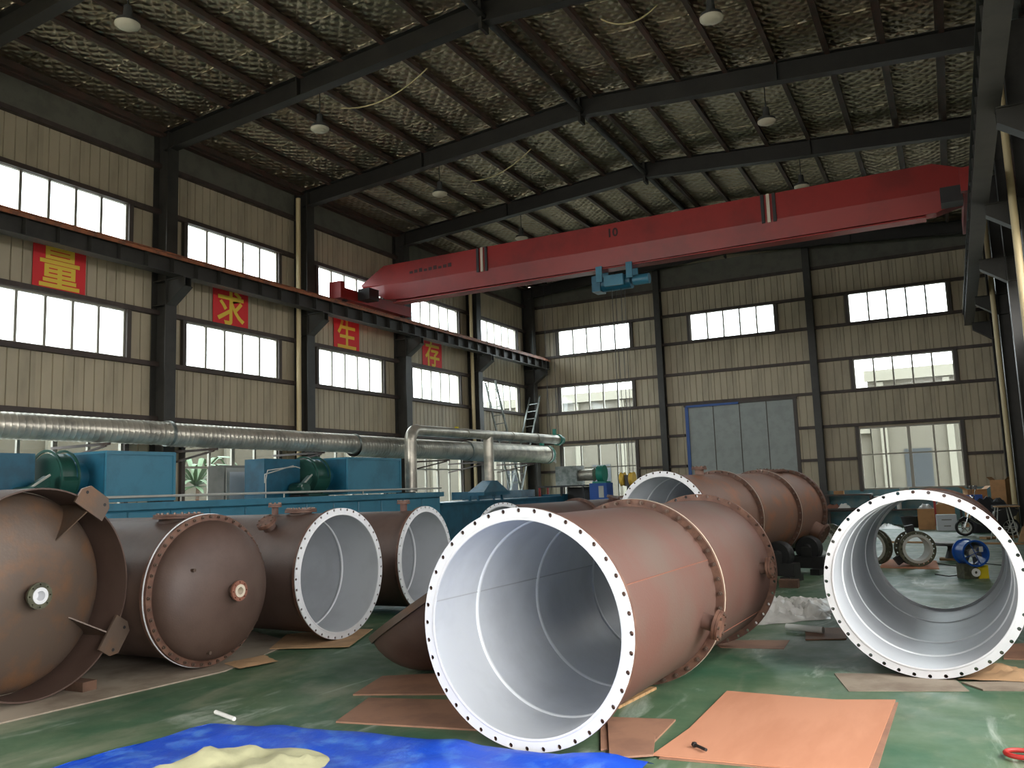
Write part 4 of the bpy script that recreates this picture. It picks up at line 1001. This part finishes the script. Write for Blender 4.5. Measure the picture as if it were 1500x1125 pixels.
for i, (pts, lab) in enumerate((([(1372, 826), (1400, 830), (1440, 826), (1480, 830)], 'thin black cable running from the fan towards the wall'), ([(1370, 842), (1390, 845), (1408, 843)], 'short black cable beside the fan base'))):
    P_ = [on_z(*p)+Vector((0, 0, .01)) for p in pts]; tag(MB().tube(P_, .009, 6).obj('floor_cable', 'rubber', None, 60), lab, 'cable')

# bench against the back wall
r = root('steel_workbench', (-2.4, 31.2, 0), 0, 'long rusty steel workbench with a lower shelf against the back wall', 'workbench')
for x0, x1, zt in ((-1.65, -.15, 1.08), (-.10, 1.75, .98)):
    MB().box(x0, x1, -.35, .35, zt-.05, zt).obj('top', 'girt', r); MB().box(x0, x1, -.33, .33, .50, .54).obj('shelf', 'girt', r)
    for x in (x0+.04, x1-.04):
        for y in (-.31, .31): MB().box(x-.03, x+.03, y-.03, y+.03, 0, zt-.05).obj('leg', 'girt' if x < .1 else 'redp', r)
def carton(x, y, z, w_, d_, h_, m, lab, rz=0, flaps=True):
    r = root('carton', (x, y, z), rz, lab, 'box'); MB().box(-w_/2, w_/2, -d_/2, d_/2, 0, h_).obj('body', m, r)
    if flaps:
        for s in (-1, 1):
            MB().add([(s*w_/2, -d_/2, h_+.001), (s*w_/2, d_/2, h_+.001), (s*w_*.72, d_/2, h_+.09), (s*w_*.72, -d_/2, h_+.09)], [(0, 1, 2, 3)]).obj('flap', m, r)
    return r
def stuffing(parent, w_, d_, z, m, n, seed):
    rd = random.Random(seed); mb = MB(); NXs = 10; vs = []
    for i in range(NXs+1):
        for j in range(NXs+1):
            u, v = i/NXs-.5, j/NXs-.5; e = max(0, 1-(2*max(abs(u), abs(v)))**3); vs.append((u*w_, v*d_, z+e*(.05+.12*rd.random())))
    mb.add(vs, [(i*11+j, (i+1)*11+j, (i+1)*11+j+1, i*11+j+1) for i in range(NXs) for j in range(NXs)]); return mb.obj('packing', m, parent, 80)
c = carton(-.90, 28.9, 0, .46, .42, .62, 'box', 'brown carton with clear packing on top', flaps=False); stuffing(c, .4, .36, .621, 'plastic', 0, 1)
c = carton(-.36, 28.3, 0, .52, .42, .46, 'wbox', 'white printed carton beside the brown one', .1, False)
MB().box(-.14, .12, -.215, -.212, .30, .33).obj('print_mark', 'grey', c); MB().box(-.09, .09, -.215, -.212, .12, .15).obj('print_mark', 'grey', c)
c = carton(-.36, 29.0, 0, .50, .42, .74, 'box', 'tan carton of packing behind the white carton', flaps=False); stuffing(c, .46, .38, .741, 'card', 0, 2)
c = root('black_tub', (-1.35, 30.3, 0), 0, 'low black plastic tub beside the brown carton', 'tub'); MB().lathe([(0, 0), (0, .28), (.30, .34), (.33, .36), (.33, .32), (.06, .27), (.05, 0)], 28, Matrix.Rotation(PI/2, 4, 'X')).obj('tub', 'black', c, 40)
for i, (x, m) in enumerate(((-2.15, 'white'), (-1.95, 'grey'), (-1.75, 'white'))):
    c = root('canister', (x, 31.1, .541), 0, 'small canister standing on the lower bench shelf', 'canister', 'canisters on the bench shelf')
    MB().lathe([(0, 0), (0, .075), (.24, .075), (.28, .04), (.28, 0)], 16, Matrix.Rotation(PI/2, 4, 'X')).obj('body', m, c, 40); MB().lathe([(.281, 0), (.281, .03), (.31, .03), (.31, 0)], 12, Matrix.Rotation(PI/2, 4, 'X')).obj('cap', 'black', c, 40)
c = tag(MB().box(-.16, .16, -.1, .1, 0, .12).obj('small_box', 'box'), 'small tan box on the workbench top', 'box'); c.location = (-3.6, 31.1, 1.081)
c = root('orange_bundle', (-3.55, 30.55, .0), 0, 'orange-and-white rag bundle on a low rusty trestle', 'rags'); MB().box(-.5, .9, -.12, .12, .58, .63).obj('trestle_top', 'girt', c)
for x in (-.42, .82): MB().box(x-.03, x+.03, -.1, .1, 0, .58).obj('trestle_leg', 'girt', c)
o = stuffing(c, .5, .2, .632, 'seam', 0, 4); o.location.x = -.2; o = stuffing(c, .4, .2, .632, 'white', 0, 5); o.location.x = .15
c = root('white_bucket', (-1.55, 31.1, .981), 0, 'pale bucket standing on the workbench', 'bucket'); MB().lathe([(0, 0), (0, .12), (.26, .15), (.26, .135), (.02, .11), (.02, 0)], 20, Matrix.Rotation(PI/2, 4, 'X')).obj('bucket', 'lgrey', c, 40)
crumple([(1285, 775), (1322, 775), (1318, 770), (1292, 770)], 'white', 'low heap of white sheeting on the floor before the workbench', 'white_sheeting', .15, 11, 'sheeting')

# electric moped
mp = root('electric_moped', (.60, 25.7, 0), .15, 'black electric moped parked by the cartons', 'moped')
for x in (-.52, .55):
    wv = MB().lathe([(-.05, .17), (-.055, .20), (-.03, .225), (.03, .225), (.055, .20), (.05, .17)], 28, TZ(.225, x)).obj('wheel', 'rubber', mp, 50)
    MB().lathe([(-.04, .15), (-.04, .17), (.04, .17), (.04, .15)], 28, TZ(.225, x), True).obj('rim', 'lgrey', wv, 40); MB().lathe([(-.06, 0), (-.06, .035), (.06, .035), (.06, 0)], 14, TZ(.225, x)).obj('hub', 'lgrey', wv, 40)
    for i in range(6): a = i*PI/3; MB().bar((x, 0, .225), (x+.155*math.cos(a), 0, .225+.155*math.sin(a)), .02, .025).obj('spoke', 'lgrey', wv)
for s in (-.07, .07): MB().tube([(-.52, s, .225), (-.38, s, .62), (-.30, s, .82)], .018, 8).obj('fork_leg', 'chrome', mp, 50)
MB().tube([(-.30, 0, .55), (-.24, 0, .98)], .03, 10).obj('steering_stem', 'black', mp, 50)
MB().tube([(-.28, -.30, 1.06), (-.25, -.12, 1.0), (-.25, .12, 1.0), (-.28, .30, 1.06)], .014, 8).obj('handlebar', 'chrome', mp, 50)
MB().lathe([(-.10, 0), (-.09, .07), (0, .085), (.05, .05), (.06, 0)], 20, Matrix.Translation((-.36, 0, .86)) @ Matrix.Rotation(PI/2, 4, 'Z')).obj('headlamp', 'lgrey', mp, 40)
for s in (-1, 1):
    mr = MB().tube([(-.26, s*.22, 1.03), (-.22, s*.28, 1.22)], .007, 6).obj('mirror_stalk', 'chrome', mp); MB().lathe([(-.01, 0), (-.01, .055), (.01, .055), (.01, 0)], 18, Matrix.Translation((-.22, s*.28, 1.27))).obj('mirror', 'chrome', mr, 40)
prof = [(-.34, .80), (-.24, .86), (-.12, .42), (.12, .36), (.20, .62), (.62, .72), (.78, .66), (.70, .52), (.46, .40), (.36, .26), (-.10, .26), (-.24, .40)]
n = len(prof); MB().add([(x, -.11, z) for x, z in prof]+[(x, .11, z) for x, z in prof], [tuple(range(n)), tuple(range(2*n-1, n-1, -1))]+[(i, n+i, n+(i+1) % n, (i+1) % n) for i in range(n)]).obj('body', 'black', mp)
MB().box(.18, .74, -.13, .13, .70, .79).obj('seat', 'dark', mp, )
MB().tube([(-.62, -.05, .40), (-.52, 0, .47), (-.36, 0, .42)], .05, 8).obj('front_mudguard', 'black', mp, 50); MB().tube([(-.45, -.06, .5), (-.2, -.08, .33), (.15, -.12, .30)], .016, 8).obj('frame_tube', 'chrome', mp, 50)
# heap by the column: draped dark sheet, cartons, stool
c = root('covered_heap', (.80, 27.6, 0), 0, 'heap under a dark sheet with cartons leaning on it by the drain pipe', 'heap')
vs = []; rd = random.Random(9)
for i in range(15):
    for j in range(11):
        u, v = i/14-.5, j/10-.5; e = max(0, 1-(2*max(abs(u), abs(v)))**4); vs.append((u*1.2, v*1.4, .0+e*(.78+.22*rd.random())))
MB().add(vs, [(i*11+j, (i+1)*11+j, (i+1)*11+j+1, i*11+j+1) for i in range(14) for j in range(10)]).obj('dark_sheet', 'dark', c, 50)
carton(.48, 29.9, 0, .55, .45, 1.15, 'box', 'tall open carton standing before the blue plinth', .3); carton(1.16, 29.2, 0, .42, .4, 1.42, 'box', 'tallest carton with raised flaps beside the drain pipe', -.4)
c = root('tubular_stool', (.93, 23.9, 0), .2, 'pale tubular stool frame with splayed legs by the wall', 'stool')
for x, y in ((-.2, -.2), (.2, -.2), (-.2, .2), (.2, .2)): MB().tube([(x*1.25, y*1.25, 0), (x*.6, y*.6, .80)], .014, 8).obj('leg', 'lgrey', c)
MB().box(-.16, .35, -.16, .16, .80, .83).obj('seat', 'wood', c); MB().tube([(-.2, -.2, .3), (.2, -.2, .3)], .01, 6).obj('stretcher', 'lgrey', c)
c = root('broom', (1.32, 23.4, 0), 0, 'straw broom leaning by the tubular stool', 'broom'); MB().tube([(0, 0, .32), (.15, .05, 1.2)], .014, 8).obj('handle', 'wood', c)
MB().add([(-.16, -.04, 0), (.12, -.04, 0), (.03, -.02, .36), (-.03, -.02, .36), (-.16, .04, 0), (.12, .04, 0), (.03, .02, .36), (-.03, .02, .36)], [(0, 1, 2, 3), (7, 6, 5, 4), (0, 4, 5, 1), (1, 5, 6, 2), (2, 6, 7, 3), (3, 7, 4, 0)]).obj('bristles', 'card', c)
c = root('blue_crate', (.35, 29.0, 0), 0, 'blue plastic crate on a trestle before the plinth', 'crate'); m_ = MB(); m_.box(-.3, .3, -.2, .2, .78, .80)
for a, b, d1, e in ((-.3, -.28, -.2, .2), (.28, .3, -.2, .2), (-.28, .28, -.2, -.18), (-.28, .28, .18, .2)): m_.box(a, b, d1, e, .80, 1.0)
m_.obj('crate', 'fanblue', c); MB().box(-.35, .35, -.22, .22, .72, .78).obj('trestle_top', 'girt', c)
for x in (-.3, .3): MB().box(x-.03, x+.03, -.2, .2, 0, .72).obj('trestle_leg', 'girt', c)

# ================================================================== FAR LEFT CORNER: filter plant under the windows
YQ = 28.0
def qx(px): return on_y(px, 720, YQ).x
def qz(px, py): return on_y(px, py, YQ).z
c = root('filter_bench', (qx(830), YQ, 0), 0, 'dark bench carrying the galvanised filter box in the far corner', 'bench')
w0, w1 = qx(795)-qx(830), qx(862)-qx(830); zt = qz(830, 711)
MB().box(w0, w1, -.4, .4, zt-.06, zt).obj('top', 'black', c)
for x in (w0+.05, (w0+w1)/2, w1-.05):
    for y in (-.35, .35): MB().box(x-.03, x+.03, y-.03, y+.03, 0, zt-.06).obj('leg', 'redp' if x < w0+.1 else 'black', c)
MB().box(w0+.1, w0+.9, -.3, .3, .0, zt-.3).obj('blue_cabinet', 'dblue', c); MB().box(w0+.9, w1, .2, .3, .05, zt-.07).obj('dark_backing', 'black', c)  # black sheet added to darken the space below the bench top
c = root('filter_box', (qx(836), YQ, zt+.001), 0, 'square galvanised filter box with a round outlet on the dark bench', 'filter box')
hw = (qx(851)-qx(820))/2; hz = qz(836, 683)-zt; MB().box(-hw, hw, -.35, .35, 0, hz).obj('box', 'galvd', c)
MB().lathe([(0, .0), (0, .20), (.5, .20), (.5, .23), (.54, .23), (.54, 0)], 24, Matrix.Translation((hw, 0, hz*.5)) @ Matrix.Rotation(-PI/2, 4, 'Z')).obj('outlet_duct', 'galv', c, 40)
c = root('suction_fan', (qx(882), YQ, 0), 0, 'turquoise suction fan on a blue stand beside the filter box', 'fan')
MB().box(-.35, .3, -.3, .3, 0, qz(870, 708)).obj('stand', 'fanblue', c); z0 = qz(870, 708)
MB().lathe([(-.12, 0), (-.12, .30), (.12, .30), (.12, 0)], 28, Matrix.Translation((.02, 0, z0+.33)) @ Matrix.Rotation(PI/2, 4, 'Z')).obj('scroll', 'teal', c, 40); MB().box(-.25, .25, -.25, .25, z0, z0+.06).obj('foot', 'teal', c)
MB().box(.0, .18, -.32, -.30, z0-.5, z0-.1).obj('control_panel', 'lgrey', c)
